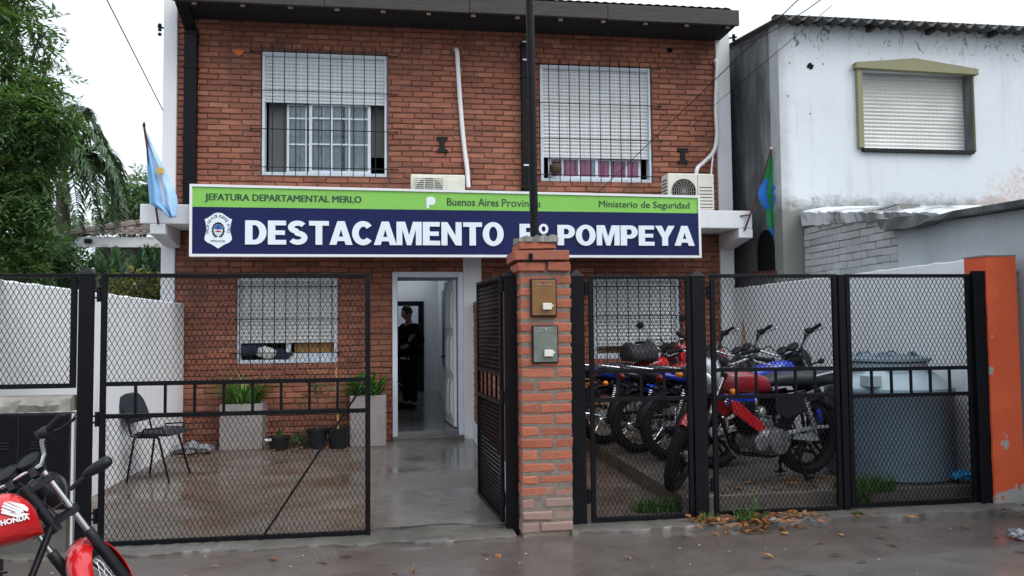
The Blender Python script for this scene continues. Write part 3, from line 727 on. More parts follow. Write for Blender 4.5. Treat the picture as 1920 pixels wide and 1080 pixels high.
panes(win, U(440), U(915), UL[2]+.05, zsh-.02, YF+.095, [U(615), U(750)], hz)
panes(win, U(265), U(735), UL[2]+.05, zsh-.02, YF+.135, [U(415), U(550)], hz, stile=.03)
mb = MB()
for x0, x1 in ((U(280), U(425)), (U(470), U(690)), (U(730), U(895))):
    n = 16; mb.loft([[(x0+(x1-x0)*i/n, YF+.185+.012*math.sin(i*1.9)+.008*math.sin(i*.7), z) for i in range(n+1)] for z in (UL[2]+.05, UL[3])], False, closed=False)
mb.build('curtain', MT['sheer'], win, smooth=60)
for x0, x1, zb in ((U(120), U(268), .075), (U(905), U(1035), .30)):
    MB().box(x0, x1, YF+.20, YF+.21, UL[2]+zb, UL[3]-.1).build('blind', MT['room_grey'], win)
def U2(u): return ax(860+u/3.195, 315, YF)
zsh = az(1118, 292, YF)
gxs = [U2(u)+0.0 for u in (484, 541, 602, 663, 724, 785, 846, 907, 968, 1026, 1085, 1150)]
win = window(UR, zsh, .049, gxs, (az(1118, 345, YF), az(1118, 117, YF), [az(1118, y, YF) for y in (125.5, 197, 263, 330)]),
             'upper right window, shutter nearly closed above pink curtains', {'sh': shutter_mat('shutter_slats_b', (.70,.72,.73), .049, zsh)})
panes(win, U2(545), U2(845), UR[2]+.05, zsh-.02, YF+.095, [U2(631), U2(730)], [])
panes(win, U2(815), U2(1110), UR[2]+.05, zsh-.02, YF+.135, [U2(922), U2(1022)], [])
n = 60; x0, x1 = U2(560), U2(1110)
MB().loft([[(x0+(x1-x0)*i/n, YF+.185+.012*math.sin(i*1.3)+.008*math.sin(i*3.1), z) for i in range(n+1)] for z in (UR[2]+.05, UR[3])], False, closed=False).build('curtain', MT['pink'], win, smooth=60)
zsh = az(540, 639, YF)
gx0 = [ax(u, 600, YF) for u in (451, 472, 494, 516, 537, 558, 580, 601, 623)]
win = window(LL, zsh, .049, gx0, (LL[2]+.0, 2.16, [az(540, y, YF) for y in (537, 598, 661)]),
             'lower left window, shutter mostly down over a gap with stored clothes', {'sh': shutter_mat('shutter_slats_c', (.68,.69,.68), .049, zsh), 'ext': (.02, .02)})
xm = ax(539, 660, YF)
mb = MB().box(xm-.03, xm+.03, YF+.09, YF+.13, LL[2]+.045, zsh-.02).box(xm+.03, LL[1]-.045, YF+.09, YF+.12, LL[2]+.045, LL[2]+.13)
mb.build('sash', MT['alu_white'], win)
MB().box(LL[0]+.7, LL[1]-.02, YF+.16, YF+.18, LL[2]-.1, zsh+.3).build('plywood_panel', MT['wood_ochre'], win)
zsh = az(1190, 645, YF)
gx0 = [ax(u, 600, YF) for u in (1117, 1136, 1156, 1176, 1196, 1216, 1236, 1256, 1272)]
win = window(LR, zsh, .049, gx0, (LR[2], 2.16, [az(1190, y, YF) for y in (537, 592, 655)]),
             'lower right window behind the motorcycles, shutter nearly closed', {'sh': shutter_mat('shutter_slats_d', (.68,.69,.68), .049, zsh), 'ext': (.02, .02)})
MB().box(LR[0]+.02, LR[1]-.02, YF+.16, YF+.18, LR[2]-.1, zsh+.3).build('plywood_panel', MT['wood_ochre'], win)
panes(win, LR[0]+.05, LR[1]-.05, LR[2]+.04, zsh-.02, YF+.1, [(LR[0]+LR[1])/2], [], stile=.03)
# clothes bundle lying in the lower-left window
mb = MB(); rd = random.Random(4)
for i in range(9):
    mb.ellipsoid((LL[0]+.1+.075*i+rd.uniform(-.03,.03), YF+.09+rd.uniform(-.02,.03), LL[2]+.07+.09*math.sin(1.1+i*.35)+rd.uniform(0,.03)), .11, .05, .075, 12, 8, m=0 if i not in (3, 4, 8) else 1)
clo = mb.build('clothes_bundle', [MT['navy_cloth'], MT['curtain']], smooth=60); tag(clo, 'dark blue bundle of clothes lying in the lower left window gap', 'clothes')
# small pot on the upper right sill
c = Vector((U2(580), YF-.02, az(1040, 326, YF)))
pt = thing('sill_pot', 'small dark round clay pot on the upper right window sill', 'pot', c)
MB().lathe([(.03,0),(.07,.02),(.085,.07),(.075,.12),(.05,.135),(.06,.15),(.05,.15),(.04,.13)], c, n=16).build('bowl', MT['clay'], pt, smooth=50)
mb = MB()
for i in range(5):
    t = i*1.3; mb.tube([c+Vector((.02*math.cos(t), .02*math.sin(t), .13)), c+Vector((.06*math.cos(t), .05*math.sin(t), .17)), c+Vector((.09*math.cos(t), .06*math.sin(t), .155+.02*(i % 2)))], [.006, .005, .002], 5)
mb.build('dry_stem', MT['bark'], pt)

# ================================================================== sign on the canopy
YS = SY-.02
sg = thing('police_sign', 'long navy and green sign with big white letters across the facade', 'sign', (ax(835, 420, YS-.1), YS, 2.3))
tl, tr, bl, brr = at(356, 345, YS-.1), at(1312, 367, YS-.1), at(355, 481, YS-.1), at(1315, 483.5, YS-.1)
y0, y1 = YS-.1, YS
def slab(mb, a, b, c_, d_, ya, yb): return mb.add([(q.x, ya, q.z) for q in (a, b, c_, d_)]+[(q.x, yb, q.z) for q in (a, b, c_, d_)], [(0,1,2,3),(7,6,5,4),(0,4,5,1),(1,5,6,2),(2,6,7,3),(3,7,4,0)])
fw = .03
def bil(s, t): return tl.lerp(tr, s).lerp(bl.lerp(brr, s), t)
def insetq(e): return [tl+Vector((e,0,-e)), tr+Vector((-e,0,-e)), brr+Vector((-e,0,e)), bl+Vector((e,0,e))]
o4, i4 = [tl, tr, brr, bl], insetq(fw)
mb = MB()
for k in range(4):
    a_, b_, c2, d2 = o4[k], o4[(k+1) % 4], i4[(k+1) % 4], i4[k]
    slab(mb, a_, b_, c2, d2, y0-.015, y1)
mb.build('frame', MT['pvc_white'], sg)
ml, mr = at(356, 387.5, y0), at(1312, 400, y0)
ml.x = i4[0].x; mr.x = i4[1].x
slab(MB(), i4[0], i4[1], mr, ml, y0, y1-.01).build('green_band', MT['green_band'], sg)
slab(MB(), ml, mr, i4[2], i4[3], y0, y1-.01).build('navy_panel', MT['navy'], sg)
def sign_text(body, u0, u1, v0, v1, mat, off, depth=.004, tilt=0.0):
    a_ = at(u0, v1, y0); b_ = at(u1, v1, y0); top = at(u0, v0, y0)
    w_ = b_.x-a_.x; sl = tilt
    fn = lambda a, b, d: (a_.x+a, y0-.001-d, a_.z+b+a*sl)
    if off == 'heavy': t = heavy_text(body.replace('º', 'o'), fn, w_, top.z-a_.z, depth)
    else:
        t = MB()
        for k in range(2 if off else 1):                   # a few mm of extra stroke weight
            t2 = text_fit(body, lambda a, b, d: fn(a+k*off, b, d+k*.0004), w_-off, top.z-a_.z, 0, depth); t.add(t2.v, t2.f)
    o = t.build('lettering', mat, sg); o['label'] = ('lettering reading ' + body)[:80]; return o
sign_text('DESTACAMENTO', 460, 945, 413.5, 458.5, MT['letters'], 'heavy', .02, 0)
sign_text('Bº', 974, 1029, 420, 459, MT['letters'], 'heavy', .02, 0)
sign_text('POMPEYA', 1045, 1300, 422, 460, MT['letters'], 'heavy', .02, 0)
sign_text('JEFATURA DEPARTAMENTAL MERLO', 384, 678, 362.5, 379, MT['dark_green_text'], .0065, .003, -.006)
sign_text('Buenos Aires', 838, 935, 371, 385.5, MT['dark_green_text'], .003, .003, -.006)
sign_text('Provincia', 941, 1014, 373, 387.5, MT['dark_green_text'], 0, .003, -.006)
sign_text('Ministerio de Seguridad', 1123, 1293, 376, 392, MT['dark_green_text'], .002, .003, -.006)
c = at(809, 379, y0)
pl = [(-.062,.045),(-.05,.062),(-.03,.06),(-.018,.075),(0,.066),(.02,.066),(.035,.05),(.045,.045),(.044,.025),(.052,.005),(.042,-.012),(.03,-.03),(.008,-.038),(-.01,-.032),(-.028,-.036),(-.030,-.078),(-.060,-.078)]
MB().prism(pl, lambda a, b, d: (c.x+a, y0-.001-d, c.z+b), .003).build('province_mark', MT['letters'], sg)
c = at(409.5, 432.5, y0); sx, sz = (at(434.5,432,y0).x-at(383,432,y0).x)/2, (at(409,398,y0).z-at(409,465,y0).z)/2
pl = []
half = [(0,1),(.12,1.0),(.3,.96),(.6,.80),(.82,.68),(1,.64),(.93,.45),(.88,.2),(.88,0),(.92,-.2),(.98,-.35),(1,-.45),(.96,-.55),(.8,-.66),(.5,-.76),(.28,-.86),(0,-1)]
pl = [(a*sx, b*sz) for a, b in half] + [(-a*sx, b*sz) for a, b in half[-2:0:-1]]
em = MB().prism(pl, lambda a, b, d: (c.x+a, y0-.001-d, c.z+b), .006).build('shield', MT['letters'], sg)
def disc(rx, rz, cx, cz, d0, th, mat, name, t0=0, t1=360, inner=0):
    n = 28; o = [(cx+rx*math.cos(R(t0+(t1-t0)*i/n)), cz+rz*math.sin(R(t0+(t1-t0)*i/n))) for i in range(n if t1-t0 == 360 else n+1)]
    return MB().prism(o, lambda a, b, d: (c.x+a*sx, y0-d0-d, c.z+b*sz), th).build(name, mat, em)
wr = MB(); n = 26
for i in range(n):
    t = R(-65+310*i/(n-1)); wr.obox((c.x+.40*sx*math.cos(t), y0-.010, c.z+(.03+.40*math.sin(t)*.98)*sz), .016, .004, .030, Matrix.Rotation(-t-.5*(1 if i % 2 else -1), 3, 'Y'))
wr.build('wreath', MT['dark_green_text'], em)
disc(.29, .32, 0, .03, .008, .004, MT['cloth_blue'], 'blue_field', 8, 172)
disc(.29, .32, 0, .03, .008, .004, MT['cloth_white'], 'white_field', 188, 352)
disc(.07, .085, 0, .19, .0125, .003, MT['dark_red'], 'cap_mark')
MB().prism([(-.27,-.05),(-.1,-.01),(0,.02),(.1,-.01),(.27,-.05),(.1,-.08),(0,-.10),(-.1,-.08)], lambda a, b, d: (c.x+a*sx, y0-.0125-d, c.z+b*sz), .003).build('joined_hands', MT['lens_red'], em)
w_ = sx*1.02; t = text_fit('POLICIA', lambda a, b, d: (c.x-w_/2+a, y0-.0072-d, c.z-.64*sz+b), w_, sz*.11, 0, .003); t.build('lettering', MT['navy'], em)
am = MB(); word = 'PROVINCIA DE BUENOS AIRES'
for i, ch in enumerate(word):
    if ch == ' ': continue
    t = R(195-210*i/(len(word)-1)); vs, fs = text_mesh(ch, .0); h = .05
    ca, sa = math.cos(t-math.pi/2), math.sin(t-math.pi/2); ox, oz = c.x+.68*sx*math.cos(t), c.z+(.08+.66*math.sin(t))*sz
    am.add([(ox+(x-.3)*h*ca-y*h*sa, y0-.0085, oz+(x-.3)*h*sa+y*h*ca) for x, y, z in vs], fs)
am.build('arc_lettering', MT['navy'], em)
mb = MB().tube([at(425, 483, YS-.05), at(432, 512, YF-.06)], .004, 5)
mb.build('loose_wire', MT['iron'], sg)

# ================================================================== air conditioners and their pipes
def aircon(lab, x0, x1, yf, z0, z1, style):
    t = thing('air_conditioner', lab, 'air conditioner', ((x0+x1)/2, yf+.13, z0), group='air conditioner units on the canopy')
    MB().box(x0, x1, yf, yf+.27, z0+.03, z1).build('casing', MT['cream'], t, bevel=.015)
    for x in (x0+.1, x1-.18): MB().box(x, x+.06, yf+.02, yf+.25, z0, z0+.03).build('foot', MT['plastic'], t)
    fx0, fx1 = x0+.05, x0+(x1-x0)*.60; cz = (z0+z1)/2+.02; r_ = min((fx1-fx0), z1-z0-.08)/2; cx = (fx0+fx1)/2
    if style == 'round':
        MB().lathe([(r_, 0), (r_, .002)], (cx, yf-.002, cz), (0,-1,0), 32).build('fan_opening', MT['black_matte'], t)
        g = MB()
        for k in range(1, 7): g.torus((cx, yf-.012, cz), (0,1,0), r_*k/6.2, .004, 28, 5)
        for k in range(8):
            a_ = k*math.pi/8; g.tube([(cx-r_*math.cos(a_), yf-.012, cz-r_*math.sin(a_)), (cx+r_*math.cos(a_), yf-.012, cz+r_*math.sin(a_))], .003, 4)
        g.build('fan_grille', MT['granite'], t)
        s = MB()
        for k in range(7): s.box(fx1+.05, x1-.03, yf-.003, yf+.001, z1-.19-k*.045, z1-.182-k*.045)
        for k in range(9): s.box(x0-.003, x0+.001, yf+.04, yf+.23, z1-.09-k*.045, z1-.075-k*.045)
        s.build('vent_slot', MT['black_matte'], t)
        MB().box(fx1+.025, fx1+.03, yf-.002, yf+.001, z0+.04, z1-.01).build('panel_seam', MT['plastic'], t)
    else:
        MB().box(fx0, fx1, yf-.002, yf+.001, z0+.07, z1-.05).build('fan_opening', MT['curtain'], t)
        f = MB().lathe([(r_*.98, 0), (r_*.98, .003)], (cx, yf-.002, cz-.02), (0,-1,0), 32); f.build('fan', MT['black_matte'], t)
        g = MB(); z = z0+.085
        while z < z1-.05: g.box(fx0, fx1, yf-.014, yf-.006, z, z+.010); z += .026
        for k in range(4): g.box(fx0+(fx1-fx0)*k/3-.004, fx0+(fx1-fx0)*k/3+.004, yf-.013, yf-.005, z0+.07, z1-.05)
        g.build('fan_grille', MT['cream'], t)
        MB().box(fx1+.04, x1-.08, yf-.006, yf+.001, z0+.08, z1-.06).build('service_panel', MT['cream'], t, bevel=.004)
    return t
YA = 10.0
aircon('cream outdoor unit with square slatted grille behind the sign under the left window', ax(770, 340, YA), ax(872, 340, YA), YA, sz1, az(820, 327, YA), 'square')
aircon('cream outdoor unit with round fan at the right end of the sign', ax(1252, 340, YA), ax(1339, 340, YA), YA, sz1, az(1290, 325, YA), 'round')
def hose(pts, r_, lab, g=None):
    P_ = [at(u, v, y) for u, v, y in pts]
    q = []
    for i in range(len(P_)-1):
        p0, p1, p2, p3 = P_[max(i-1,0)], P_[i], P_[i+1], P_[min(i+2, len(P_)-1)]
        for k in range(5):
            s = k/5; q.append(.5*((2*p1)+(p2-p0)*s+(2*p0-5*p1+4*p2-p3)*s*s+(3*p1-p0-3*p2+p3)*s**3))
    q.append(P_[-1])
    o = MB().tube(q, r_, 8).build('insulated_pipe', MT['pvc_white'], smooth=60); tag(o, lab, 'pipe', 'air conditioner pipes on the facade'); return o
hose([(854,93,YF+.02),(857,98,YF-.05),(859,130,YF-.04),(862,180,YF-.04),(866,230,YF-.04),(871,280,YF-.04),(876,318,YF-.06),(878,352,YF-.1)], .032, 'thick white wrapped pipe running straight down the brick beside the upper left window')
hose([(1340,112,YF-.05),(1344,125,YF-.06),(1342,200,YF-.07),(1344,255,YF-.07),(1338,284,YF-.1),(1320,304,YF-.2),(1308,315,YA+.15),(1305,330,YA+.15)], .028, 'thick white wrapped pipe curving from the right column to the right air conditioner')
hose([(1343,255,YF-.09),(1337,290,YF-.12),(1333,330,YF-.2)], .013, 'thin white drain pipe dropping straight beside the thick curved pipe')
# ================================================================== neighbouring white house (right)
YN = 9.4; XN = ax(1464, 300, YN)
def neighbour_paint():
    b = NB('stained_white_render'); x, y, z = b.xyz()
    c = (.66,.70,.74)
    n = b.noise(1.3, 6, .65); base = b.mix(b.math('MULTIPLY', b.ramp(n, (.5, 0), (.8, 1)), .25), c, (.40,.43,.42))
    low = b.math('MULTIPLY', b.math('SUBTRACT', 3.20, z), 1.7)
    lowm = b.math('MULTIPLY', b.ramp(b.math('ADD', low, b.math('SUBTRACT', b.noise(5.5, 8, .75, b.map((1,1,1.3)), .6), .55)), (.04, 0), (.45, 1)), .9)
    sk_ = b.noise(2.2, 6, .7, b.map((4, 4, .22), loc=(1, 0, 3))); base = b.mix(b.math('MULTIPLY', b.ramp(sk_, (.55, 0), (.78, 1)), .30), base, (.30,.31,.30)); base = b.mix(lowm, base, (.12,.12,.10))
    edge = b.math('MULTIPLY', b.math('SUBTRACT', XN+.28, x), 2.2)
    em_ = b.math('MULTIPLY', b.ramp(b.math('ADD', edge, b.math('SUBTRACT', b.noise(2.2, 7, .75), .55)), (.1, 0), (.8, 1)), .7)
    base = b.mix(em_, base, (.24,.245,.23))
    px = b.math('MULTIPLY', b.math('SUBTRACT', 3.75, z), .55); px = b.math('ADD', px, b.math('MULTIPLY', b.math('SUBTRACT', x, XN+3.1), .42))
    pk = b.math('ADD', px, b.math('SUBTRACT', b.noise(3.4, 8, .72, dist=1.4), .62))
    br_ = b.ramp(b.noise(9, 8, .8, dist=2.5), (.44, 0), (.56, 1)); base = b.mix(b.math('MULTIPLY', b.math('MULTIPLY', b.ramp(pk, (.02, 0), (.20, 1)), br_), .8), base, (.56,.41,.35))
    v = b.noise(6.5, 8, .75, b.map((1,1,.6)), 2.2)
    up_ = b.math('SUBTRACT', z, 4.55); up_ = b.math('MULTIPLY', up_, .16)
    sc = b.ramp(b.math('ADD', v, up_), (.655, 0), (.70, .9)); base = b.mix(sc, base, (.13,.12,.11))
    f = b.noise(40, 5); b.bump(f, .3, .006)
    return b.fin(base, .8)
def mould_wall():
    b = NB('mouldy_grey_render')
    n = b.noise(2.4, 7, .68, b.map((1, 1.2, .28))); m = b.noise(5, 6, .7, b.map((1, 3, .16)))
    base = b.ramp(n, (.28, (.045,.047,.05)), (.5, (.10,.105,.11)), (.74, (.28,.29,.30)))
    x, y, z = b.xyz()
    hi = b.ramp(b.math('ADD', b.math('MULTIPLY', b.math('SUBTRACT', z, 4.3), .33), b.math('SUBTRACT', m, .5)), (.15, 0), (.6, .8))
    base = b.mix(hi, base, (.40,.42,.43)); base = b.mix(b.ramp(m, (.58, 0), (.8, .6)), base, (.025,.025,.028))
    b.bump(b.noise(30, 6, .7), .5, .008); return b.fin(base, .85)
MT['neigh'] = neighbour_paint(); MT['mould'] = mould_wall()
MT['olive'] = wall_paint('olive_beige_trim', (.25,.24,.14), (.10,.10,.07), .5, .8, .5)
nb = thing('neighbour_house', 'white stained two storey house with corrugated roof on the right', 'house', (XN, YN, 0))
NW = (ax(1614, 200, YN), ax(1822, 200, YN), az(1715, 281, YN), az(1715, 134, YN))
XE = XN+5.2; ZR = az(1480, 44, YN)
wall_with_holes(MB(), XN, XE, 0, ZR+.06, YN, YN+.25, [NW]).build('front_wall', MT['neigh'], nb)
MB().add([(XN, YN+.25, 0), (XN, 17, 0), (XN, 17, ZR+.85), (XN, YN+.25, ZR+.06), (XN+.2, YN+.25, 0), (XN+.2, 17, 0), (XN+.2, 17, ZR+.85), (XN+.2, YN+.25, ZR+.06)],
         [(0,1,2,3),(4,7,6,5),(0,4,5,1),(1,5,6,2),(2,6,7,3),(3,7,4,0)]).build('side_wall', MT['mould'], nb)
t = .09
s = MB(); fx0, fx1 = ax(1606, 200, YN-.05), ax(1826, 240, YN-.05)
s.box(fx0+.02, NW[0], YN-.06, YN+.001, NW[2], NW[3]); s.box(NW[1], fx1+.01, YN-.06, YN+.001, NW[2]-.02, NW[3])
pl = [(ax(1598,121,YN), az(1598,131,YN)), (ax(1598,121,YN), az(1598,120,YN)), (ax(1708,113,YN), az(1708,113,YN)), (ax(1826,134,YN), az(1826,133,YN)), (ax(1826,134,YN), az(1826,144,YN))]
s.prism(pl, lambda a, b, d: (a, YN-.09+d, b), .088)
win = s.build('window_surround', MT['olive'], nb, bevel=.006)
sm = shutter_mat('shutter_slats_e', (.66,.66,.63), .050, NW[2], (.40,.40,.39))
m = MB(); z = NW[2]+.02
while z < NW[3]-.02:
    zt = min(z+.046, NW[3]-.01); m.add([(NW[0], YN+.142, z), (NW[1], YN+.142, z), (NW[1], YN+.130, (z+zt)/2), (NW[0], YN+.130, (z+zt)/2), (NW[1], YN+.142, zt), (NW[0], YN+.142, zt)], [(0,1,2,3),(3,2,4,5)]); z += .05
m.box(NW[0], NW[1], YN+.144, YN+.16, NW[2], NW[3]); m.build('shutter', sm, win)
MB().box(NW[0]-.01, fx1, YN-.055, YN+.128, NW[2]-.045, NW[2]-.001).build('sill', MT['iron'], win)
MB().box(NW[1]-.022, NW[1]-.002, YN-.03, YN+.129, NW[2], NW[3]-.001).build('reveal', MT['mould'], win)
# corrugated roof sheet over beam ends
mb = MB(); n = 240; ye = YN-.26; zE = az(1500, 28, ye)
rows = []
for y in (ye, ye+.02, YN+4):
    rows.append([(XN-.10+5.3*i/n, y, zE-.028+(y-ye)*.13+.030*math.sin(2*math.pi*5.3*i/n/.177)) for i in range(n+1)])
mb.loft(rows, False, closed=False); mb.loft([[(x, y, z-.014) for x, y, z in r_] for r_ in rows], False, closed=False)
mb.loft([rows[0], [(x, y, z-.014) for x, y, z in rows[0]]], False, closed=False)
nr = mb.build('roof', M('weathered_fibre_cement', (.09,.09,.088), .85, var=.4, vs=3), nb, smooth=60)
MB().box(XN-.08, XE, YN-.10, YN-.004, ZR-.0, ZR+.07).build('eave_board', MT['wood_black'], nr)
for u in (1640, 1752, 1870): 
    x = ax(u, 55, YN-.15); MB().box(x-.032, x+.032, YN-.13, YN-.004, ZR-.075, ZR-.001).build('beam_end', MT['wood_dark'], nr, bevel=.006)
MB().obox((ax(1497,42,YN-.06), YN-.06, az(1497,42,YN-.06)), .05, .08, .07).build('bracket', MT['iron'], nb, bevel=.006)
c = at(1519, 124, YN); mb = MB()
mb.prism([(.045*(1+.35*math.sin(2.7*k))*math.cos(k*.449), .035*(1+.3*math.cos(1.7*k))*math.sin(k*.449)) for k in range(14)], lambda a, b, d: (c.x+a, YN-.012+d, c.z+b), .011)
mb.build('wall_hole', MT['black_matte'], nb)
for u, v in ((1480,118),(1543,120),(1477,180),(1519,213),(1524,372)):
    mb = MB(); q = at(u, v, YN); mb.box(q.x-.005, q.x+.005, YN-.006, YN-.001, q.z-.009, q.z+.009)
    mb.build('wall_hole', MT['black_matte'], nb)
# arched opening with a dark flue hood low on the grey side wall
c = Vector((XN, 9.86, 2.36))
mb = MB().prism([(.24*math.cos(R(k*15)), .12+.24*math.sin(R(k*15))) for k in range(13)] + [(-.24,-.2), (.24,-.2)], lambda a, b, d: (XN-.016+d, c.y+a, c.z+b), .012)
mb.build('vent_opening', MT['black_matte'], nb)
MB().prism([(-.28,-.24),(.28,-.21),(.28,-.17),(-.28,-.20)], lambda a, b, d: (XN-.08+d, c.y+a, c.z+b), .078).build('vent_ledge', MT['dark_red'], nb)

# low lean-to along the lot line, painted brick, broken eave
XL5 = 5.06
lt = thing('lean_to', 'low grey painted brick shed with broken flaking roof edge beside the white house', 'shed', (XL5+.2, 7.5, 0))
mb = MB().box(XL5+.012, XL5+.25, 7.45, YN-.01, 0, 2.70); mb.build('brick_wall', MT['cement'], lt)
bp = brick_mat('painted_brick', [(.36,.38,.39), (.44,.46,.47), (.48,.50,.51), (.40,.42,.43)], .7)
bricks(MB(), (XL5+.01, YN-.02, 0), (0,-1,0), (-1,0,0), YN-.02-7.45, 1.7, 2.70, rowh=.082, bl=.27, bh=.074, bj=.008, proud=.012, jit=.003, seed=9).build('brick_facing', bp, lt)
MB().prism([(3.5,0),(7.45,0),(7.45,2.44),(3.5,2.325)], lambda a, b, d: (XL5-.02+d, a, b), .27).build('rendered_wall', wall_paint('pale_render', (.46,.50,.53), (.2,.21,.2), .5, .85, .4), lt)
flk = wall_paint('flaking_white_paint', (.66,.68,.70), (.17,.17,.17), .47, .55, .9, False)
mb = MB(); rings = []; rd = random.Random(3)
for i in range(40):                                   # white flaking roof edge
    y = YN-.04 - (YN-.04-6.7)*i/39; j = rd.uniform(-.012, .012)
    zt = 2.92-.40*(i/39); zb = 2.715-.25*(i/39)
    rings.append([(XL5-.03+j, y, zb+j), (XL5-.06-j, y, zt-.03+j), (XL5+.02, y, zt+j), (XL5+.35, y, zt+.05), (XL5+.35, y, zb)])
mb.loft(rings).build('roof_edge', flk, lt)
mb = MB(); rings = []
for i in range(26):                                   # broken concrete lip, dark below
    y = 7.55-(7.55-3.5)*i/25; j = rd.uniform(-.03, .03) if i < 9 else rd.uniform(-.004, .004); th = .12 if i < 5 else .05
    zc = 2.475-.12*(i/25)
    rings.append([(XL5-.16+j*1.6-(.03 if i < 6 else 0), y, zc-th/2+j), (XL5-.17-j, y, zc+th/2+j*.6), (XL5+.3, y, zc+th/2+.04), (XL5+.3, y, zc-th/2)])
mb.loft(rings).build('broken_eave', MT['mould'], lt)

# ================================================================== boundary walls, divider, pillars
def side_wall(name, xa, xb, ya, yb, za, zb, mat, lab):
    mb = MB(); n = 40; rows = []; rd = random.Random(8)
    for i in range(n+1):
        s_ = i/n; y = ya+(yb-ya)*s_; x0 = xa[0]+(xa[1]-xa[0])*s_; x1 = xb[0]+(xb[1]-xb[0])*s_; zt = za+(zb-za)*s_+rd.uniform(-.006, .006)
        rows.append([(x0, y, -.1), (x0, y, zt-.012), (x0+.012*(1 if x1 > x0 else -1), y, zt), (x1, y, zt+.004), (x1, y, -.1)])
    return tag(mb.loft(rows).build(name, mat), lab, 'wall')
side_wall('boundary_wall', (XW, XW), (XW-.18, XW-.18), 5.70, YF-.05, 1.83, 1.80, MT['white_wall'], 'plain white boundary wall along the left side of the yard')
side_wall('boundary_wall', (4.94, ax(1374,600,YF)), (5.05, 5.04), 6.02, YF-.06, 2.03, az(1376, 541, YF), MT['white_wall'], 'white boundary wall along the right side behind the motorcycles and water tank')
dv = thing('divider_wall', 'low brick divider wall with white painted base beside the entrance path', 'wall', (1.03, 8.2, 0))
MB().box(.945, 1.10, 6.05, YF-.055, -.05, 1.77).build('core', MT['mortar'], dv)
bricks(MB(), (.943, YF-.055, 0), (0,-1,0), (-1,0,0), YF-.055-6.05, .24, 1.79, rowh=.0735, bl=.262, bh=.058, bj=.011, seed=21).build('brick_facing', MT['brick'], dv)
MB().box(.918, .943, 6.05, YF-.055, -.03, .23).build('painted_base', MT['white_trim'], dv, bevel=.008)
MB().box(.935, 1.12, 6.04, YF-.055, 1.772, 1.80).build('coping', MT['mortar_grey'], dv)

# brick utility pillar with corbelled cap
YP = 5.64
bp_ = thing('brick_pillar', 'free standing rough brick pillar with corbelled cap between the gates', 'pillar', (1.02, YP+.18, 0))
px0, px1 = .845, 1.218
MB().box(px0+.006, px1-.006, YP+.004, YP+.36, -.08, 1.93).box(px0+.03, px1-.10, YP+.03, YP+.33, 1.93, 2.07).build('core', MT['mortar_grey'], bp_)
mb = MB(); rd = random.Random(12); z = .0; row = 0
while z < 1.86:
    rh = rd.uniform(.080, .088); h = rd.uniform(.063, .071)
    spl = px0+(px1-px0)*(.64 if row % 2 else .33)+rd.uniform(-.012, .012)
    if .14 < z < .24: segs = [(px0, .935), (.985+.03, px1)]
    else: segs = [(px0, spl-.006), (spl+.008, px1)]
    for a_, b_ in segs:
        j = [rd.uniform(-.0065, .0065) for _ in range(10)]
        rough = .012 if z < .16 else .004
        y0 = YP+rd.uniform(-rough, rough); c_ = .006
        vs = [(a_+j[0]+c_, y0, z+c_+j[1]), (b_+j[2]-c_, y0, z+c_+j[3]), (b_+j[4]-c_, y0, z+h-c_+j[5]), (a_+j[6]+c_, y0, z+h-c_+j[7]),
              (a_+j[0], y0+.009, z+j[1]), (b_+j[2], y0+.009, z+j[3]), (b_+j[4], y0+.009, z+h+j[5]), (a_+j[6], y0+.009, z+h+j[7]),
              (a_+j[0], YP+.37, z), (b_+j[2], YP+.37, z), (b_+j[4], YP+.37, z+h), (a_+j[6], YP+.37, z+h)]
        mb.add(vs, [(0,1,2,3)]+[(4+i, 4+(i+1) % 4, (i+1) % 4, i) for i in range(4)]+[(8+i, 8+(i+1) % 4, 4+(i+1) % 4, 4+i) for i in range(4)]+[(11,10,9,8)])
    z += rh; row += 1
for (x0, x1, y0, z0, z1) in ((.828, 1.03, YP-.022, 1.872, 1.935), (1.04, 1.208, YP-.028, 1.874, 1.938), (.800, 1.208, YP-.040, 1.948, 2.022), (.845, 1.11, YP+.0, 2.035, 2.085)):
    j = lambda: rd.uniform(-.006, .006)
    mb.add([(x0+j(), y0+j(), z0+j()), (x1+j(), y0+j(), z0+j()), (x1, YP+.4, z0), (x0, YP+.4, z0), (x0+j(), y0+j(), z1+j()), (x1+j(), y0+j(), z1+j()), (x1, YP+.4, z1), (x0, YP+.4, z1)],
           [(0,3,2,1),(4,5,6,7),(0,1,5,4),(1,2,6,5),(2,3,7,6),(3,0,4,7)])
mb.build('brick_facing', MT['brick_pillar'], bp_, bevel=.006)
mb = MB(); rings = []
for i in range(12):
    x = .84+.29*i/11; rings.append([(x, YP-.01+rd.uniform(-.01,.01), 2.086), (x, YP+.0+rd.uniform(-.015,.015), 2.135+rd.uniform(-.012,.014)-.02*abs(i-7)/7), (x, YP+.3, 2.14), (x, YP+.3, 2.086)])
mb.loft(rings).build('mortar_cap', MT['cement'], bp_)
MB().box(.945, .985, YP+.006, YP+.02, .15, .235).box(.905, .93, YP-.058, YP-.03, 1.95, 1.995).build('pillar_slot', MT['black_matte'], bp_)
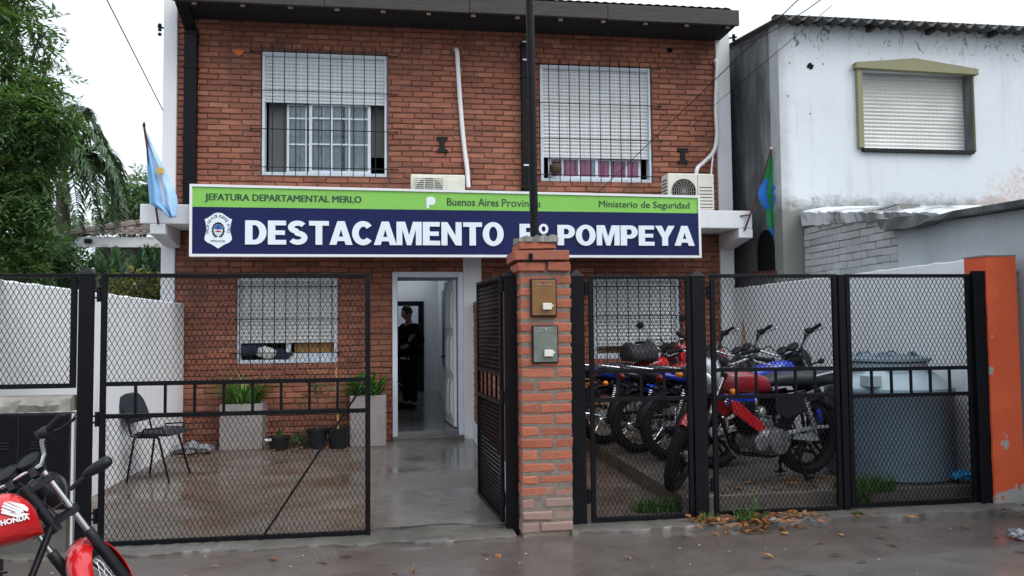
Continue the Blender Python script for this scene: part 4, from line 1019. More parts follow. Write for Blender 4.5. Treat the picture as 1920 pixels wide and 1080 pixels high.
# two electricity meter covers
def meter(u0, u1, v0, v1, lab, m):
    x0, x1 = ax(u0, 560, YP), ax(u1, 560, YP); z0, z1 = az((u0+u1)/2, v1, YP), az((u0+u1)/2, v0, YP)
    t = thing('meter_box', lab, 'meter box', ((x0+x1)/2, YP, z0), group='meter boxes on the brick pillar')
    f = MB().box(x0, x1, YP-.025, YP+.012, z0, z1).build('frame', MT['plastic'], t, bevel=.006)
    MB().box(x0+.010, x1-.010, YP-.032, YP-.0255, z0+.010, z1-.010).build('cover', m, t, bevel=.004)
    MB().box(x0+.035, x1-.035, YP-.035, YP-.0325, z1-.045, z1-.040).build('seal_strip', MT['granite'], t)
    cx = x0+(x1-x0)*.60; cz = z0+(z1-z0)*.27
    b = MB().box(cx-.032, cx+.032, YP-.062, YP-.0325, cz-.024, cz+.024); k = b.build('breaker', MT['cream'], t, bevel=.004)
    MB().box(cx+.033, cx+.045, YP-.058, YP-.045, cz-.002, cz+.012).build('lever', MT['cream'], k)
    MB().lathe([(.009,0),(.007,.008)], ((x0+x1)/2, YP-.0325, z1-.028), (0,-1,0), 12).build('screw', MT['lens_red'] if m is MT['meter_ochre'] else MT['chrome'], t)
    return t
meter(994, 1043, 523, 594, 'upper ochre brown meter box on the brick pillar', MT['meter_ochre'])
meter(996, 1045, 610, 681, 'lower grey transparent meter box on the brick pillar', MT['meter_grey'])
x0, x1 = ax(993, 0, YP+.14), ax(1002, 440, YP+.14); z1 = az(1000, 440, YP+.14)
m_ = MB().tube([(x1, YP+.14, z1-.1), (x1+(x0-x1)*3.2/1.8, YP+.14, 5.4)], .031, 14)
mast = m_.build('service_mast', MT['black'], smooth=50); tag(mast, 'tall thin black pipe mast rising out of the brick pillar', 'mast')
# orange end pillar
op = thing('orange_pillar', 'flaking orange painted pillar at the right end of the fence', 'pillar', (4.8, 5.9, 0))
ox0, ox1 = ax(1848, 480, 5.75), ax(1904, 480, 5.75)
mb = MB(); rings = []
for i in range(14):
    z = -.1+(2.0+.1)*i/13; j = rd.uniform(-.004, .004); rings.append([(ox0+j, 5.75+j, z), (ox1-j+.0, 5.75-j, z), (ox1, 6.0, z), (ox0, 6.0, z)])
mb.loft(rings).build('pillar_body', MT['orange'], op)
MB().box(ox0-.003, ox1+.004, 5.746, 6.01, 2.0, 2.012).build('cap', MT['cement'], op)
nw = MB().box(ox1+.01, 9.5, 5.95, 6.15, -.1, 1.98).build('neighbour_front_wall', wall_paint('grey_white_render', (.42,.45,.47), (.2,.2,.2), .45, .8, .4)); tag(nw, 'grey white front wall running on beyond the orange pillar', 'wall')
nf = MB()
for z in (1.75, 1.88): nf.box(ox1+.02, 6.4, 5.86, 5.885, z, z+.02)
for k in range(5): nf.box(ox1+.04+.18*k, ox1+.055+.18*k, 5.862, 5.880, .6, 2.0)
tag(nf.build('neighbour_railing', MT['granite']), 'thin grey railing at the right edge beyond the orange pillar', 'railing')

# ================================================================== fence: posts, panels, gates
def expanded(mb, P0, U_, W_, z0, z1, sw=.0355, lh=.066, st=.0029, dp=.0045, flip=0):
    """expanded-metal diamonds; P0 base point, U_ unit direction along the panel"""
    P0 = Vector(P0); U_ = Vector(U_).normalized(); N = Vector((U_.y, -U_.x, 0)); up = Vector((0,0,1))
    nc = max(1, round(W_/sw)); sw = W_/nc; nr = max(1, round((z1-z0)/(lh/2))); hh = (z1-z0)/nr
    for i in range(nc*2+1 if False else nc*2):
        for r_ in range(nr):
            k = i//2
            if i % 2 == 0: xa, xb = (k*sw, (k+.5)*sw) if r_ % 2 == 0 else ((k+.5)*sw, k*sw)
            else: xa, xb = ((k+1)*sw, (k+.5)*sw) if r_ % 2 == 0 else ((k+.5)*sw, (k+1)*sw)
            a_ = P0 + U_*xa + up*(z0+r_*hh); b_ = P0 + U_*xb + up*(z0+(r_+1)*hh)
            h = U_*(st/2*1.12); dn = N*(dp/2)
            mb.add([a_-h+dn, a_+h+dn, b_+h+dn, b_-h+dn, a_-h-dn, a_+h-dn, b_+h-dn, b_-h-dn], [(0,1,2,3),(7,6,5,4),(0,3,7,4),(1,5,6,2)])
def post(name, x0, x1, lab, ztop=1.855, cap=True, y=FY, zb=-.03):
    w_ = x1-x0; dpt_ = min(w_*.4, .022); m = MB().box(x0, x1, y-dpt_, y+dpt_, zb, ztop)
    t = thing('fence_post', lab, 'post', ((x0+x1)/2, y, 0), group='black fence posts')
    m.build('shaft', MT['black'], t, bevel=.004)
    if cap:
        e = .006; m2 = MB().add([(x0-e, y-dpt_-e, ztop), (x1+e, y-dpt_-e, ztop), (x1+e, y+dpt_+e, ztop), (x0-e, y+dpt_+e, ztop), ((x0+x1)/2, y, ztop+.055)], [(0,1,4),(1,2,4),(2,3,4),(3,0,4),(3,2,1,0)])
        m2.build('cap', MT['iron'], t)
    return t
post('p', -2.212, -2.118, 'thick black post with pointed cap left of the big gate', 1.862)
post('p', .752, .840, 'black post with pointed cap at the left face of the brick pillar', 1.845)
post('p', 1.245, 1.355, 'black post with pointed cap at the right face of the brick pillar', 1.845)
post('p', 2.200, 2.306, 'thick black post with pointed cap in front of the red motorcycle', 1.845, zb=.0)
post('p', 3.405, 3.460, 'slim black post without cap beside the grey water tank', 1.857, False, zb=.02)
post('p', 4.553, 4.672, 'thick black post without cap against the orange pillar', 1.885, False, y=5.79, zb=.02)
def gate(name, lab, cat, P0, U_, W_, z0, z1, zr1, zr0, nbar, fr=.036, group=None, brace=None, hinge=None, plate=False):
    P0 = Vector(P0); U_ = Vector(U_).normalized(); N = Vector((U_.y, -U_.x, 0))
    def pt(a, d, z): q = P0+U_*a+N*d; return (q.x, q.y, z)
    def bar(mb, a0, a1, za, zb, dp=.03): 
        mb.add([pt(a0,-dp/2,za), pt(a1,-dp/2,za), pt(a1,dp/2,za), pt(a0,dp/2,za), pt(a0,-dp/2,zb), pt(a1,-dp/2,zb), pt(a1,dp/2,zb), pt(a0,dp/2,zb)], [(0,3,2,1),(4,5,6,7),(0,1,5,4),(1,2,6,5),(2,3,7,6),(3,0,4,7)])
    t = thing(name, lab, cat, (P0.x, P0.y, 0), group=group)
    f = MB(); bar(f, 0, fr, z0, z1); bar(f, W_-fr, W_, z0, z1); bar(f, fr, W_-fr, z0, z0+fr*.9); bar(f, fr, W_-fr, z1-fr*.8, z1)
    f.build('frame', MT['black'], t, bevel=.003)
    r_ = MB()
    if zr1: bar(r_, fr, W_-fr, zr1-.015, zr1+.015, .028)
    if zr0: bar(r_, fr, W_-fr, zr0-.015, zr0+.015, .028)
    if zr1: r_.build('rail', MT['black'], t)
    for k in range(nbar):
        a_ = fr+(W_-2*fr)*(k+1)/(nbar+1); m = MB(); bar(m, a_-.009, a_+.009, zr0+.016, zr1-.016, .016); m.build('bar', MT['black'], t)
    m = MB(); q0 = P0+U_*fr
    if zr1: expanded(m, q0, U_, W_-2*fr, zr1+.016, z1-fr*.8)
    if zr0: expanded(m, q0, U_, W_-2*fr, z0+fr*.9, zr0-.016)
    if not zr1: expanded(m, q0, U_, W_-2*fr, z0+fr*.9, z1-fr*.8)
    m.build('mesh_panel', MT['black'], t)
    if brace:
        (a0, za), (a1, zb) = brace; MB().tube([pt(a0, .022, za), pt(a1, .022, zb)], .009, 6).build('brace', MT['black'], t)
    if hinge:
        for z in hinge[1]:
            m = MB(); q = pt(hinge[0], 0, z); m.lathe([(.014,-.05),(.014,.05)], q, (0,0,1), 10); m.obox((q[0], q[1], q[2]-.022), .05, .02, .012); m.obox((q[0], q[1], q[2]+.022), .05, .02, .012)
            m.build('hinge', MT['black'], t)
    return t
gate('mesh_gate', 'wide closed black mesh gate with a row of short bars and thin diagonal brace', 'gate', (-2.068, FY, 0), (1,0,0), 1.838, -.006, 1.866, 1.10, .878, 8, brace=((1.80, 1.08), (1.10, .02)), hinge=(-.018, (.86, 1.72, .2)))
gate('mesh_gate', 'narrow black mesh gate standing open into the path beside the brick pillar', 'gate', (.735, 5.86, 0), (-.085,1,0), .98, .03, 1.855, 1.115, .90, 4, fr=.034, hinge=(-.02, (.2, .95, 1.78)))
gate('mesh_gate', 'narrow closed black mesh gate right of the brick pillar', 'gate', (1.392, FY, 0), (1,0,0), .798, .012, 1.852, 1.125, .915, 3, hinge=(-.018, (.2, .95, 1.75)))
gate('mesh_panel_section', 'closed black mesh panel in front of the red motorcycle', 'fence panel', (2.352, FY, 0), (1,0,0), 1.043, .02, 1.862, 1.122, .915, 5, hinge=(-.016, (.25, 1.72)))
gate('mesh_panel_section', 'closed black mesh panel in front of the grey water tank', 'fence panel', (3.470, FY, 0), (1,0,0), 1.083, .035, 1.862, 1.108, .90, 5)
gate('mesh_panel_section', 'short black mesh panel above the dark meter cabinet at the left edge', 'fence panel', (-3.4, FY, 0), (1,0,0), 1.172, 1.078, 1.866, None, None, 0)

# low wall with utility cabinet under the left panel
lw = thing('utility_wall', 'low masonry wall with rough stone cap and dark utility cabinet at the left edge', 'low wall', (-2.75, FY, 0))
MB().box(-3.6, -2.228, FY-.02, FY+.10, -.1, .905).build('masonry', MT['white_wall'], lw)
mb = MB(); rings = []
for i in range(40):
    x = -3.6+1.37*i/39; j = lambda a_=.012: rd.uniform(-a_, a_)
    rings.append([(x, FY-.075+j(), .925+j(.005)), (x, FY-.085+j(), .965+j()), (x, FY-.07+j(), 1.005+j(.008)), (x, FY-.03, 1.025+j(.006)), (x, FY+.11, 1.025), (x, FY+.11, .925)])
mb.loft(rings).build('stone_cap', wall_paint('rough_stone', (.33,.31,.28), (.13,.12,.10), .42, .7, .7), lw)
MB().box(-3.6, -2.235, FY-.10, FY-.021, -.1, .27).build('concrete_base', MT['sill'], lw, bevel=.012)
cb = MB().box(-3.55, -2.24, FY-.07, FY-.021, .272, .905).build('cabinet', MT['black'], lw, bevel=.004)
m = MB()
for x in (-2.66, -2.42):
    for z in (.72, .70, .68): m.box(x-.055, x+.055, FY-.082, FY-.071, z, z+.008)
m.build('louvre', MT['iron'], cb)
MB().box(-2.56, -2.553, FY-.0725, FY-.0705, .29, .89).build('door_seam', MT['iron'], cb)
# ================================================================== flags
def flag_cloth(rows, y0, mat_of, name, parent, mats, amp=.05, nx=26):
    """rows: (pixel y, left px, right px) from top to bottom; cloth hangs in soft folds around depth y0"""
    vs = []; fs = []; mi = []; n = nx
    N_ = 24
    def interp(t):
        f = t*(len(rows)-1); i = min(int(f), len(rows)-2); s = f-i
        return [rows[i][k]*(1-s)+rows[i+1][k]*s for k in range(3)]
    for j in range(N_+1):
        v, l, r_ = interp(j/N_)
        for i in range(n+1):
            s = i/n; a_ = at(l+(r_-l)*s, v, y0)
            ph = s*math.pi*2*2.2 + j*.05
            vs.append((a_.x, y0 + amp*(.25+.75*j/N_)*math.sin(ph) - .02*s, a_.z+.006*math.sin(ph*2)))
    for j in range(N_):
        for i in range(n):
            fs.append((j*(n+1)+i, j*(n+1)+i+1, (j+1)*(n+1)+i+1, (j+1)*(n+1)+i)); mi.append(mat_of((i+.5)/n, (j+.5)/N_))
    mb = MB(); mb.v = vs; mb.f = fs; mb.mi = mi
    o = mb.build(name, mats, parent, smooth=180)
    s = o.modifiers.new('thick', 'SOLIDIFY'); s.thickness = .003
    return o
YG = 9.62
t = thing('argentine_flag', 'light blue and white flag with small yellow sun at the left canopy end', 'flag', at(297, 420, SY-.02))
MB().tube([at(297, 421, SY-.03), at(284, 330, YG+.03), at(270, 236, YG-.1)], .013, 8).build('pole', MT['dark_red'], t)
MB().lathe([(.004,-.02),(.02,0),(.012,.03),(.002,.05)], at(270, 236, YG-.1), n=8).build('finial', MT['iron'], t)
def am(s, j):
    if j > .86 and s < .22: return 1
    if s < .47: return 0
    if s < .70 - .12*j + (.12 if j < .5 else 0): return 1
    return 2
cl = flag_cloth([(247,272,275),(275,274,287),(305,275,303),(335,276,318),(365,278,331),(383,279,333),(392,296,332),(408,316,330)], YG-.02, am, 'cloth', t, [MT['cloth_sky'], MT['cloth_white'], MT['cloth_pale']], .05)
c = at(301, 320, YG-.085)
s = MB().lathe([(.035,0),(.035,.004)], c, (0,-1,0), 16)
for k in range(16): a_ = k*math.pi/8; s.obox((c.x+.045*math.cos(a_), c.y, c.z+.045*math.sin(a_)), .02, .003, .006, Matrix.Rotation(-a_, 3, 'Y'))
s.build('sun', MT['sun_yellow'], cl)
t = thing('municipal_flag', 'green and blue flag hanging limp on a pole at the right end of the canopy', 'flag', at(1397, 430, SY-.02))
MB().tube([at(1396, 432, SY-.02), at(1420, 365, SY-.12), at(1446, 280, SY-.24)], .013, 8).build('pole', MT['dark_red'], t)
MB().lathe([(.004,-.02),(.022,0),(.012,.02),(.002,.03)], at(1446, 279, SY-.24), n=8).build('finial', MT['cream'], t)
MB().tube([at(1388, 405, SY-.005), at(1406, 403, SY-.05)], .010, 6).build('bracket', MT['dark_red'], t)
def mm(s, j): 
    if j > .88: return 1
    return 1 if (s < .45 and .30 < j < .66) else 0
cl = flag_cloth([(284,1443,1450),(310,1436,1453),(335,1429,1455),(365,1420,1457),(383,1427,1459),(396,1437,1460),(425,1439,1461),(446,1451,1461)], SY-.16, mm, 'cloth', t, [MT['cloth_green'], MT['cloth_blue']], .014)
mb = MB()
for u, v, r_ in ((1451,352,.03),(1448,362,.022),(1452,372,.03),(1450,380,.018)):
    c = at(u, v, SY-.225); mb.prism([(r_*(1+.4*math.sin(3*k))*math.cos(k*.524), r_*math.sin(k*.524)) for k in range(12)], lambda a, b, d: (c.x+a, c.y-d, c.z+b), .004)
mb.build('emblem', MT['cloth_blue'], cl)

# ================================================================== overhead cables
def cable(pts, r_, lab, sag=.0):
    P_ = [Vector(p) for p in pts]; q = []
    for i in range(len(P_)-1):
        for k in range(12): s = k/12; q.append(P_[i].lerp(P_[i+1], s) - Vector((0,0,sag*4*s*(1-s))))
    q.append(P_[-1]); o = MB().tube(q, r_, 6).build('overhead_cable', MT['iron']); tag(o, lab, 'cable', 'overhead cables'); return o
cable([at(150, -100, 7.0), at(305, 206, YF-.03)], .006, 'thin cable crossing the sky down to the left white column')
cable([at(1600, -100, 5.0), at(1340, 150, 7.6), at(1120, 362, 9.7)], .0045, 'thin cable slanting across the upper right windows down to the sign')
cable([at(1640, -80, 6.0), at(1372, 92, YF-.06)], .005, 'thin cable running from the sky to the clamp on the right column', .1)
cable([at(1300, 236, YF-.02), at(1330, 205, YF-.08), at(1560, 10, 7.5)], .0035, 'thin faint cable across the mouldy grey side wall', 0)
for u, v, Y, lab in ((301, 53, YF-.01, 'small dark insulator clamp on the left white column'), (1374, 72, YF-.04, 'dark insulator clamp with cables on the right white column')):
    c = at(u, v, Y); t = thing('cable_clamp', lab, 'clamp', c)
    MB().tube([c+Vector((.06 if u < 900 else -.06,0,0)), c+Vector((-.03 if u < 900 else .05,-.03,.01))], .012, 6).build('arm', MT['iron'], t)
    m = MB()
    for dz in (.03, -.03, -.09): m.lathe([(.012,-.02),(.026,-.01),(.02,0),(.026,.01),(.012,.02)], c+Vector((.0,-.03,dz)), n=8)
    m.build('insulator', MT['iron'], t)

# ================================================================== cottage behind the wall
YC = 20.0
ct = thing('tiled_cottage', 'small cottage with brown tiled hip roof and white eave behind the palms', 'house', (-6, YC, 0))
cx0, cx1 = ax(140, 448, YC-.6), -3.0
ez = az(200, 452, YC-.6)
MB().box(ax(178, 500, YC), -2.5, YC, YC+6, 0, ez).build('wall', MT['cottage_wall'], ct)
MB().box(cx0, cx1, YC-.6, YC-.55, ez-.14, ez+.10).build('fascia', MT['pvc_white'], ct)
MB().box(cx0, cx1, YC-.55, YC, ez-.04, ez-.0).build('soffit', MT['wood_black'], ct)
rt = MB(); rz0 = ez+.11
for r_ in range(14):
    for c_ in range(26):
        y = YC-.66+r_*.32; z = rz0+r_*.10; x = cx0-.05+c_*.22
        if x < cx0 + r_*.27 - .1: continue
        rt.loft([[(x+.11+.115*math.cos(math.pi-math.pi*k/5), yy, zz+.055*math.sin(math.pi*k/5)+random.uniform(-.008,.008)) for k in range(6)] for yy, zz in ((y, z), (y+.36, z+.10))], False, closed=False)
rt.build('roof', MT['tile_brown'], ct)
hp = MB()
for k in range(12): 
    q = Vector((cx0+.0+k*.27, YC-.62+k*.32, rz0+.06+k*.105)); hp.lathe([(.10,-.2),(.12,.2)], q, Vector((.27,.32,.105)), 8)
hp.build('hip_tile', MT['tile_brown'], ct)
wx0, wx1 = ax(252, 480, YC), -4.2
fw_ = MB().box(wx0, wx0+.1, YC-.06, YC-.002, 2.0, 3.05).box(wx0+.1, wx1, YC-.06, YC-.002, 2.93, 3.05)
wf = fw_.build('window', MT['pvc_white'], ct); MB().box(wx0+.1, wx1, YC-.03, YC-.004, 2.0, 2.93).build('pane', MT['glass'], wf)
MB().box(ax(160, 452, YC-.62), ax(172, 452, YC-.62), YC-.70, YC-.60, ez-.06, ez+.04).build('floodlight', MT['iron'], ct)

# ================================================================== trees and plants
def limb(mb, a_, b_, r0, r1, n=7, wob=.06):
    a_, b_ = Vector(a_), Vector(b_); pts = []
    for k in range(6):
        s = k/5; p_ = a_.lerp(b_, s); w_ = wob*(b_-a_).length*math.sin(s*math.pi)
        pts.append(p_ + Vector((random.uniform(-1,1), random.uniform(-1,1), random.uniform(-.3,.6)))*w_*.6)
    mb.tube(pts, [r0+(r1-r0)*k/5 for k in range(6)], n)
def tree(name, lab, cat, base, clumps, mat, group=None, tr=.16, **k):
    """clumps: (centre, radius, number of sprays)"""
    t = thing(name, lab, cat, base, group=group); base = Vector(base)
    tops = [Vector(c) for c, _, _ in clumps]; mid = sum(tops, Vector())/len(tops)
    fork = Vector((base.x*.6+mid.x*.4, base.y*.6+mid.y*.4, base.z + (mid.z-base.z)*.45))
    mb = MB(); mb.tube([base-Vector((0,0,.1)), base.lerp(fork, .5)+Vector((.05,0,0)), fork], [tr*1.3, tr*1.05, tr*.9], 10); mb.build('trunk', MT['bark'], t, smooth=60)
    mb = MB()
    for c in tops: limb(mb, fork, c, tr*.5, tr*.10)
    mb.build('limb', MT['bark'], t, smooth=60)
    V = clump_leaves([c for c, _, _ in clumps], [r_ for _, r_, _ in clumps], [n for _, _, n in clumps], **k)
    quads('crown', V, mat, t)
    return t
def cl_px(lst, Y): return [(at(u, v, Y+dy), r_, n) for u, v, dy, r_, n in lst]
TY = 13.5
tree('leafy_tree', 'large dense dark green tree at the left edge of the photo', 'tree', (-7.6, TY+.3, 0),
     cl_px([(0,50,0,.45,120),(45,5,.3,.32,34),(80,50,.2,.25,18),(95,100,.2,.25,18),(10,130,.2,.5,130),(65,180,0,.38,110),(95,145,.3,.25,22),(35,215,-.3,.45,150),(85,245,0,.38,130),(0,260,.2,.5,150),(45,300,0,.42,140),(105,215,-.2,.28,46),(0,370,.1,.5,150),(45,370,0,.38,110),(70,320,.1,.32,80),(20,440,.2,.42,110),(55,435,.3,.32,70),(-60,100,.3,.9,170),(-80,250,.2,1.0,220),(-70,400,.2,1.0,200),(0,500,0,.5,150),(40,490,.2,.4,110),(0,-10,.2,.4,110),(-40,-60,.2,.9,180),(118,262,.1,.18,20),(112,190,.1,.2,14)], TY),
     MT['leaf_tree'], tr=.17, ln=.135, wd=.042, twig=.34, pairs=5, droop=.3)
# hanging dead creeper under the crown
# feather palm
YPM = 18.0
pm = thing('feather_palm', 'tall feather palm with drooping grey green fronds behind the leafy tree', 'palm', (ax(115,440,YPM), YPM, 0))
pc = at(118, 345, YPM)
MB().tube([(pc.x+.1, YPM, -.1), (pc.x+.05, YPM, 2.5), (pc.x, YPM, pc.z)], [.17, .15, .13], 12).build('trunk', MT['bark'], pm, smooth=60)
fronds = [(165,258,234,345),(150,240,212,305),(185,300,218,425),(150,300,188,440),(120,255,60,330),(142,225,190,250),(110,290,30,420),(190,282,234,385),(200,320,226,435),(140,270,205,395),(125,235,160,205),(130,300,150,430)]
Q = []; rm = MB()
for i, (u1, v1, u2, v2) in enumerate(fronds):
    dy = rng.uniform(-.7, .7); p0 = Vector(pc); p1 = at(u1, v1, YPM+dy*.6); p2 = at(u2, v2, YPM+dy)
    pts = []
    for k in range(13):
        s = k/12; c1 = p1*2-(p0+p2)/2; pts.append(p0*(1-s)**2 + c1*2*s*(1-s) + p2*s*s)
    rm.tube(pts, [.028*(1-k/14) for k in range(13)], 5)
    n = 66
    for k in range(n):
        s = .12+.88*k/n; c1 = p1*2-(p0+p2)/2; b = p0*(1-s)**2 + c1*2*s*(1-s) + p2*s*s; d = ((c1-p0)*(1-s)+(p2-c1)*s).normalized()
        sd = d.cross(Vector((0,0,1))).normalized()
        for sg in (-1, 1):
            L = (.50 if s < .75 else .50*(1.3-s)*1.6)*random.uniform(.8, 1.1); dr = sd*sg*.8 + d*.5 + Vector((random.uniform(-.2,.2), random.uniform(-.2,.2), random.uniform(-.1,.35)))
            dr.normalize(); e = b + dr*L*.5; tip = e + (dr*.75+Vector((0,0,-.75))).normalized()*L*.55; wv = Vector((0,0,1)).cross(dr).normalized()*.021
            Q.append([b-wv, b+wv, e+wv*1.2, e-wv*1.2]); Q.append([e-wv*1.2, e+wv*1.2, tip+wv*.2, tip-wv*.2])
rm.build('frond_stem', MT['bark'], pm); quads('frond', [[tuple(p_) for p_ in q] for q in Q], MT['leaf_palm'], pm)
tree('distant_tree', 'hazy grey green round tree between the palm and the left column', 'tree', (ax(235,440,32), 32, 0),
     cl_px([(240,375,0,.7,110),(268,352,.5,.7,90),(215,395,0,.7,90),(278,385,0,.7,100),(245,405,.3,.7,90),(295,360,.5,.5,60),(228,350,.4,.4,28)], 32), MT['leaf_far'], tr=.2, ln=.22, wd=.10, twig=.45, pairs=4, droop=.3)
tree('distant_tree', 'pale tree with haze tinted leaves seen through the gap under the palm crown', 'tree', (ax(95,440,30), 30, 0),
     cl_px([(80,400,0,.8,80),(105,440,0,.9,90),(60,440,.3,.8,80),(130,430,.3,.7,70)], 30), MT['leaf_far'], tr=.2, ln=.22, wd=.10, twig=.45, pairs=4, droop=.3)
tree('garden_bush', 'dark bush under the leafy tree behind the white wall', 'bush', (-6.4, 15.2, 0),
     cl_px([(105,470,0,.42,100),(140,500,.2,.38,80),(70,500,0,.5,110),(180,515,.3,.35,60),(20,510,.2,.5,100),(110,525,0,.45,90)], 15.2), MT['leaf_dark'], tr=.06, ln=.11, wd=.05, twig=.28, pairs=4)
tree('variegated_hedge', 'yellow green variegated bush just over the left boundary wall', 'bush', (-3.8, 12.2, 0),
     cl_px([(250,545,0,.28,80),(285,540,.1,.28,90),(225,530,.1,.25,50),(300,552,0,.22,60)], 12.2), MT['leaf_yellow'], tr=.04, ln=.08, wd=.045, twig=.18, pairs=4)
# feathery garden palms
def feather(lab, base_px, Y, tips, L=.30):
    b0 = at(*base_px, Y); t = thing('garden_palm', lab, 'palm', (b0.x, Y, 0), group='small feathery palms over the left wall')
    Q = []; st = MB(); st.tube([(b0.x, Y, -.1), (b0.x, Y, b0.z)], .06, 8)
    for u, v, dy in tips:
        p2 = at(u, v, Y+dy); p1 = b0.lerp(p2, .55)+Vector((0,0,.30)); pts = []
        for k in range(9): s = k/8; pts.append(b0*(1-s)**2+(p1*2-(b0+p2)/2)*2*s*(1-s)+p2*s*s)
        st.tube(pts, .010, 5)
        for k in range(44):
            s = .15+.85*k/44; i = min(int(s*8), 7); b = pts[i].lerp(pts[i+1], s*8-i); d = (pts[i+1]-pts[i]).normalized(); sd = d.cross(Vector((0,0,1))).normalized()
            for sg in (-1, 1):
                dr = (sd*sg*.75+d*.75+Vector((0,0,random.uniform(-.25,.3)))).normalized(); l_ = L*random.uniform(.75,1.1)*(1.15-s*.6); w_ = dr.cross(Vector((0,0,1))).normalized()*.011
                e = b+dr*l_*.6+Vector((0,0,-.01)); tp = b+dr*l_+Vector((0,0,-.07))
                Q.append([b-w_*.5, b+w_*.5, e+w_, e-w_]); Q.append([e-w_, e+w_, tp+w_*.1, tp-w_*.1])
    st.build('stem', MT['bark'], t); quads('frond', [[tuple(p_) for p_ in q] for q in Q], MT['leaf_fern'], t)
feather('light green feathery palm in front of the cottage wall', (215, 560), 14.0, [(165,495,.2),(180,478,-.2),(205,470,.3),(235,478,-.3),(150,515,0),(255,500,.2),(225,500,-.5),(195,500,-.4)])
feather('feathery palm beside the left white column under the canopy end', (285, 560), 13.2, [(255,500,.2),(268,478,-.1),(285,470,.2),(300,480,-.2),(302,505,.1),(245,520,0),(290,500,-.3)])

# ================================================================== planters and pots along the facade
def planter(lab, u0, u1, v0, v1, depth, Y):
    x0, x1 = ax(u0, v1, Y), ax(u1, v1, Y); zt = az((u0+u1)/2, v0, Y)
    t = thing('planter_box', lab, 'planter', ((x0+x1)/2, Y+depth/2, 0), group='square stone planters by the facade')
    th = .035; m = MB(); m.box(x0, x1, Y, Y+th, 0, zt).box(x0, x1, Y+depth-th, Y+depth, 0, zt).box(x0, x0+th, Y+th, Y+depth-th, 0, zt).box(x1-th, x1, Y+th, Y+depth-th, 0, zt)
    m.build('box', MT['granite'], t, bevel=.006); MB().box(x0+th, x1-th, Y+th, Y+depth-th, .1, zt-.04).build('soil', MT['clay'], t)
    return (x0+x1)/2, Y+depth/2, zt-.04
def blades(name, lab, c, n, L, wd, mat, spread=.8, lean=.5, cat='plant', curl=.6):
    Q = []; c = Vector(c)
    for i in range(n):
        a_ = rng.uniform(0, 6.283); r0 = rng.uniform(0, .10)*spread; l_ = L*rng.uniform(.65, 1.1); tl = rng.uniform(.05, lean)
        d = Vector((math.cos(a_), math.sin(a_), 0)); p_ = c+d*r0; s = Vector((-d.y, d.x, 0)); prev = None; ang = tl
        for k in range(6):
            w_ = wd*(1-(k/5.2)**2.2)*(.7+.3*min(1, k)); L_, R_ = p_-s*w_/2, p_+s*w_/2
            if prev: Q.append([prev[0], prev[1], R_, L_])
            prev = (L_, R_); p_ = p_ + (d*math.sin(ang)+Vector((0,0,math.cos(ang))))*l_/5; ang += curl*rng.uniform(.5, 1.2)*(.4+k*.22)
    o = quads(name, [[tuple(q) for q in f] for f in Q], mat); tag(o, lab, cat); return o
x, y, z = planter('wide speckled stone planter below the lower left window', 411, 491, 758, 838, .40, 10.08)
blades('strap_leaf_plant', 'dense clump of green and pale strap leaves in the wide planter', (x, y, z), 170, .50, .026, MT['leaf_strap'], 1.9, .75, curl=.42)
x, y, z = planter('tall speckled stone planter beside the door frame', 656, 724, 742, 829, .36, 10.06)
blades('broad_leaf_plant', 'bright green broad leaved plant in the tall planter by the door', (x, y, z), 46, .42, .085, MT['leaf_broad'], 1.2, .8, curl=.5)
blades('strap_leaf_plant', 'thin green leaf tuft in the left half of the tall planter', (x-.12, y, z), 70, .36, .022, MT['leaf_strap'], 1.4, .9, curl=.5)
def pot(lab, u, v, Y, r_, h, mat=None):
    c = at(u, v, Y); c.z = 0; t = thing('plant_pot', lab, 'pot', c, group='black pots on the floor by the facade')
    MB().lathe([(r_*.75,0),(r_,h*.92),(r_*1.07,h*.93),(r_*1.07,h),(r_*.95,h),(r_*.9,h*.85)], c, n=20).build('bowl', mat or MT['plastic'], t, smooth=40)
    MB().lathe([(r_*.92,h*.84),(.001,h*.86)], c, n=20, caps=False).build('soil', MT['clay'], t); return c+Vector((0,0,h*.85))
c = pot('wide low black pot with a white label on the floor by the wall', 523, 838, 10.0, .135, .16)
MB().box(c.x-.15, c.x-.07, c.y-.14, c.y-.135, .13, .155).build('plant_tag', MT['pvc_white']); bpy.data.objects['plant_tag']['label'] = 'small white tag standing on the low black pot'; bpy.data.objects['plant_tag']['category'] = 'tag'
blades('young_plant', 'few thin green shoots in the low black pot', c, 14, .22, .012, MT['leaf_dark'], .6, .6)
c = pot('round black pot in the middle of the floor pots', 595, 832, 10.02, .125, .24)
sp = thing('young_sapling', 'thin sapling with sparse small leaves in the round black pot', 'plant', c)
mb = MB(); mb.tube([c, c+Vector((.01,0,.3)), c+Vector((-.03,0,.62))], .007, 6)
for q in (((.0,0,.3), (-.14,.0,.47)), ((-.02,0,.45), (.10,.02,.60)), ((-.02,0,.5), (-.1,-.03,.66))): mb.tube([c+Vector(q[0]), c+Vector(q[1])], .004, 5)
mb.build('stem', MT['bark'], sp)
quads('foliage', clump_leaves([c+Vector((-.13,0,.46)), c+Vector((.09,.02,.58)), c+Vector((-.05,0,.66)), c+Vector((.05,0,.48))], [.09,.08,.09,.07], [10,8,10,6], ln=.06, wd=.03, twig=.10, pairs=2), MT['leaf_dark'], sp)
c = pot('black nursery bag pot next to the tall planter', 634, 832, 10.0, .135, .25)
st = thing('plant_stake', 'pale wooden stake standing in the black bag pot', 'stake', c)
MB().tube([c, c+Vector((-.03,.02,.78))], .013, 6).build('stick', MT['wood_ochre'], st)
c = at(556, 832, 10.15); c.z = 0
